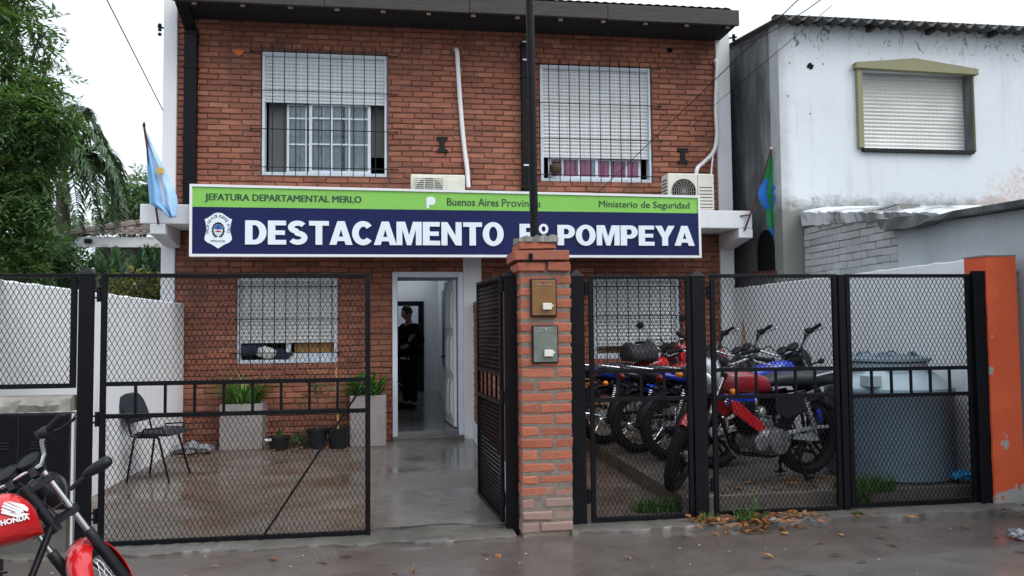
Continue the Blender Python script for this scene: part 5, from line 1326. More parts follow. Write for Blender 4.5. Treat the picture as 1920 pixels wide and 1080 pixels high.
tree('low_herb', 'small dark herb growing between the black pots', 'plant', c, [(c+Vector((0,0,.12)), .11, 40), (c+Vector((.12,.03,.1)), .09, 30), (c+Vector((-.1,0,.07)), .08, 20)], MT['leaf_dark'], tr=.006, ln=.05, wd=.016, twig=.10, pairs=4)

# crumpled clear plastic bag in the corner
def crumple(name, lab, cat, c, r_, mat, sq=.55, sx=1.0, seed=1, rough=.10):
    rd = random.Random(seed); bm = bmesh.new(); bmesh.ops.create_icosphere(bm, subdivisions=3, radius=1)
    for v in bm.verts:
        k = 1+.22*math.sin(v.co.x*7+seed)+.18*math.sin(v.co.y*9+v.co.z*5)*(rough*10)+rd.uniform(-rough, rough); v.co = Vector((v.co.x*k*r_*sx, v.co.y*k*r_, max(-.3, v.co.z)*k*r_*sq)) + Vector(c)
    me = bpy.data.meshes.new(name); bm.to_mesh(me); bm.free(); me.materials.append(mat); me.polygons.foreach_set('use_smooth', [rough < .06]*len(me.polygons)); o = bpy.data.objects.new(name, me); col.objects.link(o); return tag(o, lab, cat)
c = at(362, 838, 9.9); crumple('plastic_bag', 'crumpled clear plastic bag on the floor left of the wide planter', 'plastic bag', (c.x, 9.9, .05), .15, MT['bag'], .5, 1.3, 2)
c = at(1897, 990, 5.2); crumple('plastic_bag', 'white plastic bag on the sidewalk at the right edge of the photo', 'plastic bag', (ax(1908,985,5.0), 5.0, .0), .065, MT['bag'], .6, 1.0, 4)
crumple('paper_scrap', 'small crumpled white paper among the fallen leaves', 'paper scrap', (ax(1450,980,5.6), 5.6, .02), .032, MT['bag'], .7, .9, 6)
crumple('plastic_bag', 'blue plastic scrap beside the foot of the water tank', 'plastic bag', (ax(1812,912,6.12), 6.12, PZ+.05), .09, MT['blue_plastic'], .5, 1.3, 8)

# ================================================================== stacking chair
_k = len(bpy.data.objects)
ch = thing('visitor_chair', 'black stacking chair with padded back standing by the left white wall', 'chair', (-2.42, 8.35, 0))
X0, X1, Y0, Y1 = -2.605, -2.21, 8.11, 8.58
def leg(p): return MB().tube(p, .011, 8).build('leg', MT['black'], ch, smooth=50)
leg([(X0-.0,Y0,0),(X0+.06,Y0+.02,.42)]); leg([(X0,Y1,0),(X0+.06,Y1-.02,.42)]); leg([(X1+.02,Y0,0),(X1-.10,Y0+.02,.43)]); leg([(X1+.02,Y1,0),(X1-.10,Y1-.02,.43)])
for yy in (Y0+.02, Y1-.02):
    m = MB(); m.tube([(X1-.10,yy,.43),(X0+.08,yy,.43),(X0+.03,yy,.44),(X0-.0,yy,.56),(X0-.065,yy,.70)], .010, 8)
    m.tube([(X0+.14,yy-.02 if yy < 8.3 else yy+.02,.44),(X0+.16,yy-.02 if yy < 8.3 else yy+.02,.51),(X0+.34,yy-.02 if yy < 8.3 else yy+.02,.52),(X0+.37,yy-.02 if yy < 8.3 else yy+.02,.44)], .009, 6)
    m.build('frame', MT['black'], ch, smooth=50)
n = 8; rings = []
for i in range(n+1):
    s = i/n; x = X0+.04+.40*s; th = .022*(1-abs(2*s-1)**4)+.006; zc = .455+.012*math.sin(s*3.1)
    rings.append([(x, Y0+.03, zc-th), (x, Y1-.03, zc-th), (x, Y1-.02, zc), (x, Y1-.05, zc+th), (x, Y0+.05, zc+th), (x, Y0+.02, zc)])
MB().loft(rings).build('seat', MT['vinyl'], ch, smooth=50)
rings = []
for i in range(n+1):
    s = i/n; z = .56+.28*s; hw = .215*(1-.18*abs(2*s-1)**3); x = X0-.00-.12*s; th = .020*(1-abs(2*s-1)**4)+.006
    rings.append([(x-th, 8.345-hw, z), (x+th, 8.345-hw, z), (x+th-.006, 8.345, z), (x+th, 8.345+hw, z), (x-th, 8.345+hw, z), (x-th-.006, 8.345, z)])
MB().loft(rings).build('backrest', MT['vinyl'], ch, smooth=60)
ch.rotation_euler = (0, 0, R(-9))

# ================================================================== water tank, stick
wt = thing('water_tank', 'large blue grey plastic water tank behind the right fence panel', 'water tank', (4.36, 6.60, PZ))
tc = (4.32, 6.60, PZ)
MB().lathe([(.50,0),(.525,.02),(.525,.70),(.535,.72),(.535,.76),(.52,.78)], tc, n=48).build('body', MT['tank'], wt, smooth=35)
n = 48; rings = []
for r_, h in ((.52,.78),(.50,.80),(.34,.90),(.33,.90),(.33,.99),(.30,1.0)):
    rings.append([(tc[0]+r_*math.cos(2*math.pi*k/n), tc[1]+r_*math.sin(2*math.pi*k/n), tc[2]+h+(.035*(1 if (k//4) % 2 else 0) if r_ == .34 else 0)) for k in range(n)])
MB().loft(rings).build('shoulder', MT['tank_light'], wt, smooth=30)
m = MB().lathe([(.345,1.0),(.36,1.01),(.35,1.03),(.20,1.06),(.001,1.065)], tc, n=32)
ld = m.build('lid', MT['tank'], wt, smooth=40)
m = MB()
for a_ in (-.6, .5, 1.5, 2.6, 3.7, 4.8): m.tube([(tc[0]+.27*math.cos(a_), tc[1]+.27*math.sin(a_), tc[2]+1.035), (tc[0]+.22*math.cos(a_+.3), tc[1]+.22*math.sin(a_+.3), tc[2]+1.085), (tc[0]+.25*math.cos(a_+.7), tc[1]+.25*math.sin(a_+.7), tc[2]+1.04)], .009, 6)
m.build('lid_grip', MT['tank'], ld)
MB().box(tc[0]-.43, tc[0]-.31, tc[1]-.40, tc[1]-.26, tc[2]+.80, tc[2]+.90).build('float_inlet', MT['tank_light'], wt, bevel=.01)
sk = thing('broom_stick', 'pale wooden pole leaning against the right white wall', 'pole', (4.60, 10.1, PZ))
MB().tube([(4.42, 9.9, PZ), (4.66, 10.30, 1.86)], .028, 8).build('shaft', MT['wood_pale'], sk)

# ================================================================== fallen leaves and weeds
def litter(name, lab, spots, mat, ln=(.05,.10)):
    Q = []
    for (x0, x1, y0, y1, z, n, hh) in spots:
        for _ in range(n):
            s = rng.normal()*.28+.5; p_ = Vector((x0+(x1-x0)*min(1, max(0, s)), rng.uniform(y0, y1), z+abs(rng.normal())*hh)); a_ = rng.uniform(0, 6.28); l_ = rng.uniform(*ln); w_ = l_*rng.uniform(.3, .5)
            d = Vector((math.cos(a_), math.sin(a_), rng.uniform(-.2, .3))); s_ = Vector((-math.sin(a_), math.cos(a_), rng.uniform(-.3, .3)))
            Q.append([p_, p_+d*l_*.5+s_*w_*.5+Vector((0,0,rng.uniform(0,.012))), p_+d*l_, p_+d*l_*.45-s_*w_*.5+Vector((0,0,rng.uniform(0,.012)))])
    o = quads(name, [[tuple(q) for q in f] for f in Q], mat); tag(o, lab, 'leaves', kind='stuff'); return o
litter('fallen_leaves', 'drift of orange brown fallen leaves at the foot of the thick post and panels', [(2.1,3.1,5.52,5.74,.014,190,.02),(2.2,2.9,5.42,5.56,-.02,30,.006),(3.2,3.9,5.45,5.7,.012,9,.006),(4.6,5.1,5.5,5.72,.0,30,.01),(2.3,4.6,6.1,6.6,PZ+.006,90,.006),(1.5,2.15,6.0,6.5,.012,14,.004),(1.2,4.5,4.6,5.5,-.022,12,.002),(-2.6,-2.2,9.3,10.2,.01,40,.012),(-1.7,-.7,9.75,10.1,.01,40,.01),(-1.9,.6,4.9,5.55,-.022,9,.002)], MT['leaf_dead'])
def tufts(name, lab, spots):
    Q = []
    for (x, y, z, r_, n, L) in spots:
        for _ in range(n):
            a_ = rng.uniform(0, 6.28); rr = r_*math.sqrt(rng.random()); b = Vector((x+rr*math.cos(a_), y+rr*.5*math.sin(a_), z)); a2 = rng.uniform(0, 6.28); l_ = L*rng.uniform(.4, 1.1); ln_ = rng.uniform(.1, .7)
            d = Vector((math.cos(a2)*ln_, math.sin(a2)*ln_, 1)).normalized(); s_ = Vector((-math.sin(a2), math.cos(a2), 0))*.004
            m1 = b+d*l_*.6; tp = b+d*l_+Vector((math.cos(a2), math.sin(a2), -.4))*l_*.2
            Q.append([b-s_, b+s_, m1+s_, m1-s_]); Q.append([m1-s_, m1+s_, tp+s_*.1, tp-s_*.1])
    o = quads(name, [[tuple(q) for q in f] for f in Q], MT['grass']); tag(o, lab, 'grass', kind='stuff')
dv_ = []
for _ in range(34):
    x, y = rng.uniform(-2.2, 4.4), rng.uniform(4.3, 5.55); r_ = rng.uniform(.003, .008); a_ = rng.uniform(0, 6.28)
    dv_.append([(x+r_*math.cos(a_+k*1.57)*(1.5 if k % 2 else 1), y+r_*math.sin(a_+k*1.57), -.0225) for k in range(4)])
o = quads('grit', dv_, MT['cream']); tag(o, 'small pale specks of grit and paper on the wet sidewalk', 'grit', kind='stuff')
tufts('grass_tuft', 'green grass and weeds along the foot of the right fence and tank', [(2.03,6.12,.0,.22,260,.13),(3.72,6.04,PZ-.02,.26,420,.15),(3.6,6.0,.03,.15,160,.12),(2.55,5.66,.005,.10,90,.11),(2.25,5.68,.0,.07,50,.09),(3.42,5.66,.01,.05,30,.06),(4.95,5.70,-.01,.12,80,.07),(1.9,6.2,.0,.1,70,.08)])
o = quads('weed', clump_leaves([Vector((2.56,5.68,.06)), Vector((2.64,5.70,.045))], [.07,.06], [26,18], ln=.045, wd=.022, twig=.08, pairs=2), MT['leaf_dark']); tag(o, 'small leafy weed sprouting from the leaf drift at the fence foot', 'weed')

# ================================================================== person in the hallway
def person():
    Y = 13.5; base = Vector((ax(768, 762, Y), Y, .116))
    ps = thing('person', 'person in dark jacket and trousers standing in the hallway facing left', 'person', base)
    H = 1.70
    M3 = Matrix.Translation(base) @ Matrix.Rotation(R(180+38), 4, 'Z')     # local +x is forward
    def g(p): return M3 @ Vector(p)
    J = {'pel': (0,0,.92), 'bel': (.015,0,1.05), 'che': (.02,0,1.25), 'nek': (.005,0,1.43), 'nk2': (.02,0,1.50), 'hed': (.03,0,1.56),
         'shl': (0,.18,1.39), 'ell': (-.05,.29,1.13), 'wrl': (.14,.17,1.05), 'shr': (0,-.18,1.39), 'elr': (-.04,-.25,1.12), 'wrr': (.17,-.10,1.10),
         'hil': (0,.09,.88), 'knl': (.03,.10,.49), 'anl': (-.02,.11,.08), 'tol': (.15,.13,.03), 'hir': (0,-.09,.88), 'knr': (.02,-.10,.49), 'anr': (-.03,-.12,.08), 'tor': (.14,-.15,.03)}
    def build(keys, edges, rad, root, name, mat, sub=2):
        idx = {k: i for i, k in enumerate(keys)}; v, f = skin_mesh([J[k] for k in keys], [(idx[a], idx[b]) for a, b in edges], [rad[k] for k in keys], idx[root], sub)
        return MB().add([g(p) for p in v], f)
    keys = list(J); E_ = [('pel','bel'),('bel','che'),('che','nek'),('nek','nk2'),('nk2','hed'),('che','shl'),('shl','ell'),('ell','wrl'),('che','shr'),('shr','elr'),('elr','wrr'),('pel','hil'),('hil','knl'),('knl','anl'),('anl','tol'),('pel','hir'),('hir','knr'),('knr','anr'),('anr','tor')]
    rad = dict(pel=.12, bel=.115, che=.13, nek=.055, nk2=.052, hed=.06, shl=.055, ell=.042, wrl=.03, shr=.055, elr=.042, wrr=.03, hil=.085, knl=.058, anl=.038, tol=.03, hir=.085, knr=.058, anr=.038, tor=.03)
    b = build(keys, E_, rad, 'pel', 'body', None)
    hd = MB()                                                       # head with brow, nose, chin, ears
    rings = []
    for i in range(15):
        t = -math.pi/2+math.pi*i/14; rr = math.cos(t); z = 1.605+.118*math.sin(t)
        ring = []
        for k in range(20):
            a_ = 2*math.pi*k/20; cx, sy = math.cos(a_), math.sin(a_)
            x = .03+.092*rr*cx; y = .074*rr*sy
            if cx > .8:
                if 1.575 < z < 1.60: x += .020*(cx-.8)*5
                if 1.60 <= z < 1.625: x += .010*(cx-.8)*5
                if 1.53 < z < 1.56: x += .006
                if 1.555 < z < 1.57: x += .004
            if z < 1.54: y *= .82
            ring.append((x, y, z))
        rings.append(ring)
    hd.loft(rings)
    for sy in (-1, 1): hd.ellipsoid((.02, sy*.076, 1.60), .02, .008, .03, 8, 6)
    tilt = Matrix.Translation((.01, 0, 1.50)) @ Matrix.Rotation(R(14), 4, 'Y') @ Matrix.Rotation(R(-12), 4, 'Z') @ Matrix.Translation((-.01, 0, -1.50))
    hd.xf(lambda p: g(tilt @ p)); k0 = len(b.v); b.v += hd.v; b.f += [tuple(i+k0 for i in q) for q in hd.f]; b.mi += [0]*len(hd.f)
    for wrist, fw, side in (('wrl', Vector((.75,-.55,-.15)), 1), ('wrr', Vector((.8,.5,.1)), -1)):
        w0 = Vector(J[wrist]); fw.normalize(); up = Vector((0,0,1)); sd = fw.cross(up).normalized(); dn = sd.cross(fw)
        V = [w0, w0+fw*.045, w0+fw*.085]; E2 = [(0,1),(1,2)]; rr = [.026, .034, .030]
        for i, (o_, l_) in enumerate(((-.030,.060),(-.010,.070),(.010,.066),(.028,.052))):
            p1 = w0+fw*.095+up*(-o_); k = len(V); V += [p1, p1+fw*l_*.5+sd*side*.008, p1+fw*l_*.85+sd*side*.03]; E2 += [(2,k),(k,k+1),(k+1,k+2)]; rr += [.009,.0085,.007]
        k = len(V); V += [w0+fw*.04+up*.035, w0+fw*.085+up*.055]; E2 += [(1,k),(k,k+1)]; rr += [.011,.009]
        v, f = skin_mesh(V, E2, rr, 0, 1); b.add([g(p) for p in v], f)
    body = b.build('body', MT['skin'], ps, smooth=180)
    J2 = dict(J); grow = {k: v+.014 for k, v in rad.items()}
    kk = ['bel','che','nek','shl','ell','wrl','shr','elr','wrr','pel']; 
    jr = {**grow, 'nek': .07, 'wrl': .042, 'wrr': .042, 'ell': .058, 'elr': .058, 'shl': .072, 'shr': .072, 'bel': .14, 'pel': .15, 'che': .15}
    m = build(kk, [('bel','che'),('che','nek'),('che','shl'),('shl','ell'),('ell','wrl'),('che','shr'),('shr','elr'),('elr','wrr'),('pel','bel')], jr, 'bel', 'jacket', None)
    jk = m.build('jacket', MT['uniform'], ps, smooth=180)
    MB().torus(g((0,0,.845)), (0,0,1), .145, .012, 24, 6, ry=.02).build('shirt_hem', MT['cloth_white'], ps, smooth=60)
    tr_ = {**grow, 'pel': .14, 'hil': .105, 'hir': .105, 'knl': .078, 'knr': .078, 'anl': .062, 'anr': .062}
    m = build(['pel','hil','knl','anl','hir','knr','anr'], [('pel','hil'),('hil','knl'),('knl','anl'),('pel','hir'),('hir','knr'),('knr','anr')], tr_, 'pel', 'trousers', None)
    m.build('trousers', MT['uniform'], ps, smooth=180)
    for s_ in ('l', 'r'):
        a0, t0 = Vector(J['an'+s_]), Vector(J['to'+s_]); mid = a0.lerp(t0, .5); ang = math.atan2(t0.y-a0.y, t0.x-a0.x)
        MB().ellipsoid((mid.x+.01, mid.y, .045), .14, .05, .045, 14, 8, Matrix.Rotation(ang, 3, 'Z')).xf(lambda p: g(Vector((p.x, p.y, max(.0, p.z))))).build('shoe', MT['black_matte'], ps, smooth=60)
    hr = MB()
    for i in range(1, 9):
        pass
    rings = []
    for i in range(9):
        t = math.pi*.5*i/8*1.12-.19; rr = math.cos(t); z = 1.615+.130*math.sin(t)
        rings.append([(.022+(.102 if math.cos(2*math.pi*k/18) < .55 else .094)*rr*math.cos(2*math.pi*k/18)-(.018 if (math.cos(2*math.pi*k/18) > .55 and i < 3) else 0), .083*rr*math.sin(2*math.pi*k/18), z+(.03 if (math.cos(2*math.pi*k/18) > .55 and i < 3) else 0)) for k in range(18)])
    hr.loft(rings).xf(lambda p: g(tilt @ p)).build('hair', MT['hair'], ps, smooth=60)
person()
bk_ = MB().box(ax(833,790,11.6), ax(846,790,11.6), 11.55, 11.72, .116, .21).build('door_stop_brick', MT['brick_pillar'], bevel=.006); tag(bk_, 'loose red brick holding the white door open', 'brick')
# ================================================================== motorcycles
RK = R(27); AXS = Vector((-math.sin(RK), 0, math.cos(RK))); FWD = Vector((math.cos(RK), 0, math.sin(RK)))
AXLE = Vector((1.28, 0, .31)); SB = AXLE - FWD*.045
def moto(label, pos, heading, lean, steer, tankm, sidem, fendm, wheel='spoke', scale=1.0, group='motorcycles parked on the platform', seatm=None, mirrors=False, detail=False, center_stand=True, tail=None, muff=-1, pitch=0.0, headm=None, guard=None):
    mat = Matrix.Translation(Vector(pos)) @ Matrix.Rotation(heading, 4, 'Z') @ Matrix.Rotation(-lean, 4, 'X') @ Matrix.Rotation(pitch, 4, 'Y') @ Matrix.Scale(scale, 4)
    t = thing('motorcycle', label, 'motorcycle', mat=mat, group=group)
    rot = Matrix.Rotation(steer, 3, AXS)
    def S(p): return SB + rot @ (Vector(p)-SB)
    def fk(l, y, off=0.0): return AXLE + AXS*l + Vector((0, y, 0)) + FWD*off
    def wheel_(c, xf, wid, name):
        r_ = .225
        ty = MB().torus(c, (0,1,0), .268, .045, 44, 10, ry=wid)
        for k in range(44):                                     # tread blocks
            a_ = 2*math.pi*k/44; d = Vector((math.cos(a_), 0, math.sin(a_)))
            for sy in (-1, 1): ty.obox(Vector(c)+d*.309+Vector((0, sy*wid*.35, 0)), .010, wid*.42, .022, Matrix.Rotation(-a_, 3, 'Y'))
        if xf: ty.xf(xf)
        w_ = ty.build(name, MT['rubber'], t, smooth=50, local=True)
        rm = MB().torus(c, (0,1,0), r_, .012, 44, 8, ry=wid*.7)
        hb = MB().lathe([(.03,-.055),(.055,-.05),(.055,-.035),(.03,-.03),(.03,.03),(.055,.035),(.055,.05),(.03,.055)], c, (0,1,0), 16)
        if wheel == 'spoke':
            sp = MB()
            for k in range(32):
                a_ = 2*math.pi*k/32; b_ = a_+(.55 if k % 4 < 2 else -.55); sy = .04 if k % 2 else -.04
                sp.tube([Vector(c)+Vector((.05*math.cos(b_), sy, .05*math.sin(b_))), Vector(c)+Vector((.22*math.cos(a_), 0, .22*math.sin(a_)))], .0022, 4)
            if xf: sp.xf(xf)
            sp.build('spoke', MT['chrome'], w_, local=True); mm_ = MT['chrome']
        else:
            sp = MB()
            for k in range(5):
                a_ = 2*math.pi*k/5+.3
                for e in (-.16, .16):
                    p0 = Vector(c)+Vector((.045*math.cos(a_+e*2.4), 0, .045*math.sin(a_+e*2.4))); p1 = Vector(c)+Vector((.222*math.cos(a_+e), 0, .222*math.sin(a_+e)))
                    sp.tube([p0, p1], [.016, .013], 6)
            if xf: sp.xf(xf)
            sp.build('spoke', MT['black'], w_, smooth=50, local=True); mm_ = MT['black']
        if xf: rm.xf(xf); hb.xf(xf)
        rm.build('rim', mm_, w_, smooth=50, local=True); hb.build('hub', MT['alu'], w_, smooth=40, local=True)
    wheel_(AXLE, S, .042, 'front_wheel'); wheel_((0,0,.31), None, .055, 'rear_wheel')
    # fork, clamps
    m = MB()
    for sy in (-.095, .095): m.tube([fk(.30, sy), fk(.74, sy)], .0165, 12)
    m.xf(S).build('fork_tube', MT['chrome'], t, smooth=50, local=True)
    m = MB()
    for sy in (-.095, .095): m.tube([fk(-.03, sy), fk(.0, sy), fk(.30, sy), fk(.37, sy), fk(.375, sy)], [.028,.030,.026,.026,.020], 12)
    m.xf(S).build('fork_slider', MT['plastic'], t, smooth=50, local=True)
    m = MB()
    for l_ in (.70, .50):
        ctr = [(-.122,-.022),(-.122,.024),(-.06,.026),(.06,.026),(.122,.024),(.122,-.022),(.05,-.065),(-.05,-.065)]
        m.prism(ctr, lambda a, b, d: fk(l_, a, b)+AXS*(d-.012), .024)
        for sy in (-.095, .095): m.lathe([(.024,-.02),(.026,-.016),(.026,.016),(.024,.02)], fk(l_, sy), AXS, 12)
    m.tube([SB+AXS*.46, SB+AXS*.73], .026, 12)
    m.xf(S).build('fork_clamp', MT['plastic'], t, smooth=50, local=True)
    # front fender
    def fender(c, rad, w0, a0, a1, xf, name, mt, drop=.05, n=16, off=0.0):
        rings = []
        for i in range(n+1):
            a_ = a0+(a1-a0)*i/n; k = 1-.35*abs(2*i/n-1)**3; w_ = w0*k; d = Vector((math.cos(a_), 0, math.sin(a_))); ring = []
            for j in range(9):
                s = -1+j/4; ring.append(Vector(c)+d*(rad+off-drop*abs(s)**2.6)+Vector((0, s*w_, 0)))
            for j in range(8, -1, -1):
                s = -1+j/4; ring.append(Vector(c)+d*(rad+off-.006-drop*abs(s)**2.6)+Vector((0, s*(w_-.004), 0)))
            rings.append(ring)
        m = MB().loft(rings)
        if xf: m.xf(xf)
        return m.build(name, mt, t, smooth=60, local=True)
    fender(AXLE, .345, .072, R(15 if detail else 58), R(168), S, 'front_fender', fendm, .06)
    # handlebar
    m = MB(); top = fk(.745, 0)
    hp = [(top.x-.01, s*.36, 1.06) for s in (1,)]
    bar = [(.93,0,1.0)]
    bw = .315 if detail else .385
    def hb_(sy): return [Vector((top.x+.01, 0, top.z+.035)), Vector((top.x+.01, sy*.10, top.z+.035)), Vector((top.x+.005, sy*min(.155, bw-.18), top.z+.07)), Vector((top.x-.01, sy*(bw-.16), top.z+.125)), Vector((top.x-.035, sy*(bw-.12), top.z+.15)), Vector((top.x-.11, sy*bw, top.z+.155))]
    for sy in (-1, 1): m.tube(hb_(sy), .0115, 10)
    h_ = m.xf(S).build('handlebar', MT['chrome'], t, smooth=50, local=True)
    for sy in (-1, 1):
        m = MB(); m.obox((top.x+.005, sy*.055, top.z+.012), .044, .030, .05); m.lathe([(.020,-.016),(.020,.016)], (top.x+.01, sy*.055, top.z+.035), (0,1,0), 12)
        m.xf(S).build('bar_clamp', MT['plastic'], h_, smooth=40, bevel=.003, local=True)
    for sy in (-1, 1):
        q = hb_(sy); a_, b_ = q[4], q[5]; d = (b_-a_).normalized()
        MB().tube([a_+d*.03, a_+d*.035, b_+d*.005, b_+d*.012], [.013,.0175,.018,.012], 12).xf(S).build('grip', MT['rubber'], h_, smooth=40, local=True)
        g = MB().ellipsoid(a_+Vector((0,0,0)), .03, .038, .028, 12, 8).tube([a_+Vector((.03,sy*.0,.0)), a_+Vector((.055,0,-.0))+d*.03], .014, 8)
        if sy < 0: g.obox(a_+Vector((.04, .02, .02)), .05, .06, .035)
        g.xf(S).build('switch_housing', MT['plastic'], h_, smooth=40, local=True)
        MB().tube([a_+Vector((.045,0,-.002))+d*.015, a_+Vector((.075,0,-.012))+d*.06, a_+Vector((.085,0,-.022))+d*.15, a_+Vector((.078,0,-.022))+d*.185], [.008,.007,.006,.009], 8).xf(S).build('lever', MT['alu'] if not detail else MT['plastic'], h_, smooth=40, local=True)
        if mirrors:
            b2 = a_+Vector((-.02,sy*.05,.19)); mm2 = MB().tube([a_+Vector((.02,0,.02)), a_+Vector((.03,sy*.02,.10)), b2], .005, 6); mm2.ellipsoid(b2+Vector((0,sy*.03,.02)), .016, .062, .042, 14, 8)
            mm2.xf(S).build('mirror', MT['plastic'], h_, smooth=50, local=True)
    # control cables
    m = MB()
    for sy, o_ in ((-1, 0), (-1, .02), (1, 0), (1, .02)):
        a_ = hb_(sy)[4]; m.tube([a_+Vector((.05,0,0)), a_+Vector((.13+o_,-sy*.08,.03)), Vector((top.x+.14+o_, sy*.03, top.z-.05)), Vector((top.x+.03, -sy*.05, top.z-.22))], .0045, 6)
    m.xf(S).build('control_cable', MT['plastic'], h_, smooth=60, local=True)
    # headlight, gauges
    hc = fk(.62, 0, .16)
    if detail:
        m = MB().lathe([(.02,-.09),(.06,-.075),(.085,-.03),(.09,.02)], hc, (.97,0,.05), 24); hl = m.xf(S).build('headlight', headm or MT['plastic'], t, smooth=50, local=True)
        MB().lathe([(.095,.018),(.095,.035),(.085,.04)], hc, (.97,0,.05), 24).xf(S).build('rim', MT['chrome'], hl, smooth=40, local=True)
        MB().lathe([(.085,.034),(.05,.05),(.001,.056)], hc, (.97,0,.05), 24, caps=False).xf(S).build('lens', MT['lens'], hl, smooth=60, local=True)
    else:
        rings = []
        for z, hw, xf_, xb in ((-.14,.05,.03,-.05),(-.09,.10,.07,-.07),(.0,.125,.085,-.08),(.08,.11,.06,-.08),(.13,.07,.0,-.07)):
            rings.append([hc+Vector((xb, -hw*.8, z)), hc+Vector((xf_*.5, -hw, z)), hc+Vector((xf_, -hw*.5, z)), hc+Vector((xf_, hw*.5, z)), hc+Vector((xf_*.5, hw, z)), hc+Vector((xb, hw*.8, z))])
        hl = MB().loft(rings).xf(S).build('headlight', headm or tankm, t, smooth=40, local=True)
        MB().ellipsoid(hc+Vector((.07,0,-.01)), .03, .085, .06, 14, 8).xf(S).build('lens', MT['lens'], hl, smooth=60, local=True)
    m = MB()
    for sy in (-.055, .055): m.lathe([(.03,-.05),(.052,-.03),(.056,.012),(.046,.018),(.001,.020)], fk(.80, sy, .06), AXS*.8+Vector((-.35,0,.1)), 16)
    gg = m.xf(S).build('gauge', MT['plastic'], t, smooth=40, local=True)
    if detail:
        for sy in (-.055, .055): MB().lathe([(.047,.0195),(.001,.0225)], fk(.80, sy, .06), AXS*.8+Vector((-.35,0,.1)), 16, caps=False).xf(S).build('dial', MT['gauge_face'], gg, local=True)
        m = MB()
        for sy in (-.055, .055): m.torus(fk(.80, sy, .06)+(AXS*.8+Vector((-.35,0,.1))).normalized()*.016, AXS*.8+Vector((-.35,0,.1)), .052, .005, 24, 6)
        m.xf(S).build('bezel', MT['iron'], gg, smooth=60, local=True)
    # tank
    rings = []; nt_ = 16
    for i in range(nt_+1):
        s = i/nt_; x = .40+.51*s
        ztop = .845+.085*math.sin(min(1, s*1.25)*math.pi*.5)-.055*max(0, s-.75)*4*max(0, s-.75)
        zbot = (.715+.02*s+.05*max(0, s-.82)*4) if not detail else (.690-.005*s+.02*max(0, s-.88)*4)
        if detail: ztop -= .10*max(0, (s-.70)/.30)**2
        if s > .93: ztop -= .10*((s-.93)/.07)**2
        w_ = (.085+.055*math.sin(min(1, s*1.5)*math.pi*.5))*(1-.45*max(0, (s-.72)/.28)**2)
        if s < .06: w_ *= .8
        ring = []
        for j in range(20):
            a_ = 2*math.pi*j/20; cy, sz = math.cos(a_), math.sin(a_)
            e = .72; y = w_*math.copysign(abs(cy)**e, cy); zz = (ztop+zbot)/2+(ztop-zbot)/2*math.copysign(abs(sz)**e, sz)
            if sz < 0: y *= 1+.06*sz
            ring.append((x, y, zz))
        rings.append(ring)
    tk = MB().loft(rings).build('fuel_tank', tankm, t, smooth=60, local=True)
    MB().lathe([(.035,0),(.035,.012),(.028,.016),(.001,.017)], (.66, 0, .922), (0,0,1), 18).build('filler_cap', MT['chrome'], tk, smooth=40, local=True)
    if detail:                                               # wing emblem and lettering on both sides
        for sy in (-1, 1):
            yb = .1445
            wg = MB()
            feathers = [[(0,.0),(.012,.006),(.085,.060),(.010,.030),(-.005,.012)], [(.018,.0),(.030,.006),(.098,.050),(.090,.056),(.020,.011)],[(.022,-.006),(.036,-.001),(.106,.040),(.099,.046),(.030,.005)],[(.030,-.011),(.044,-.008),(.112,.028),(.106,.035),(.040,-.003)],[(-.008,-.012),(.05,-.014),(.114,.016),(.110,.023),(.02,-.002)]]
            for fpl in feathers:
                wg.prism(fpl, lambda a, b, d: (.805-a*1.05, sy*(yb+d), .828+b*1.15-.02), .003)
            wg.build('wing_emblem', MT['badge'], tk, local=True)
            if sy < 0: fn = lambda a, b, d: (.675+a, -(yb+d), .772+b+a*.0)
            else: fn = lambda a, b, d: (.810-a, yb+d, .772+b)
            tx = text_fit('HONDA', fn, .132, .024, .03, .003); tx.build('lettering', MT['badge'], tk, local=True)
    # seat
    rings = []
    for i in range(15):
        s = i/14; x = .47-.86*s; zc = .80+.02*math.sin(s*6.2)+.075*max(0, s-.45)*1.5; w_ = .085+.055*math.sin(min(1, s*1.7)*1.57)-.05*max(0, s-.7)/.3; h = .05*(1-abs(2*s-1)**5)+.012
        rings.append([(x, w_*math.copysign(abs(math.cos(a))**.7, math.cos(a)), zc+h*math.copysign(abs(math.sin(a))**.7, math.sin(a))) for a in [2*math.pi*j/16 for j in range(16)]])
    MB().loft(rings).build('seat', seatm or MT['vinyl'], t, smooth=60, local=True)
    # tail cowl, rear fender, light, grab rail, plate, indicators
    rings = []
    for i in range(7):
        s = i/6; x = .02-.50*s; zc = .745+.085*s; w_ = .125-.065*s; h = .055-.025*s
        rings.append([(x, w_*math.cos(a), zc+h*math.sin(a)) for a in [2*math.pi*j/12 for j in range(12)]])
    MB().loft(rings).build('tail_cowl', tail or sidem, t, smooth=60, local=True)
    fender((0,0,.31), .36, .075, R(65), R(175), None, 'rear_fender', MT['plastic'], .04)
    MB().ellipsoid((-.49,0,.80), .035, .06, .04, 14, 8).build('tail_light', MT['lens_dark'], t, smooth=60, local=True)
    MB().obox((-.475,0,.60), .008, .17, .12, Matrix.Rotation(R(-20), 3, 'Y')).build('number_plate', MT['pvc_white'] if detail else MT['plastic'], t, local=True)
    MB().tube([(.0,.13,.83),(-.25,.13,.86),(-.44,.09,.89),(-.47,0,.90),(-.44,-.09,.89),(-.25,-.13,.86),(.0,-.13,.83)], .010, 8).build('grab_rail', MT['chrome'] if wheel == 'spoke' else MT['alu'], t, smooth=50, local=True)
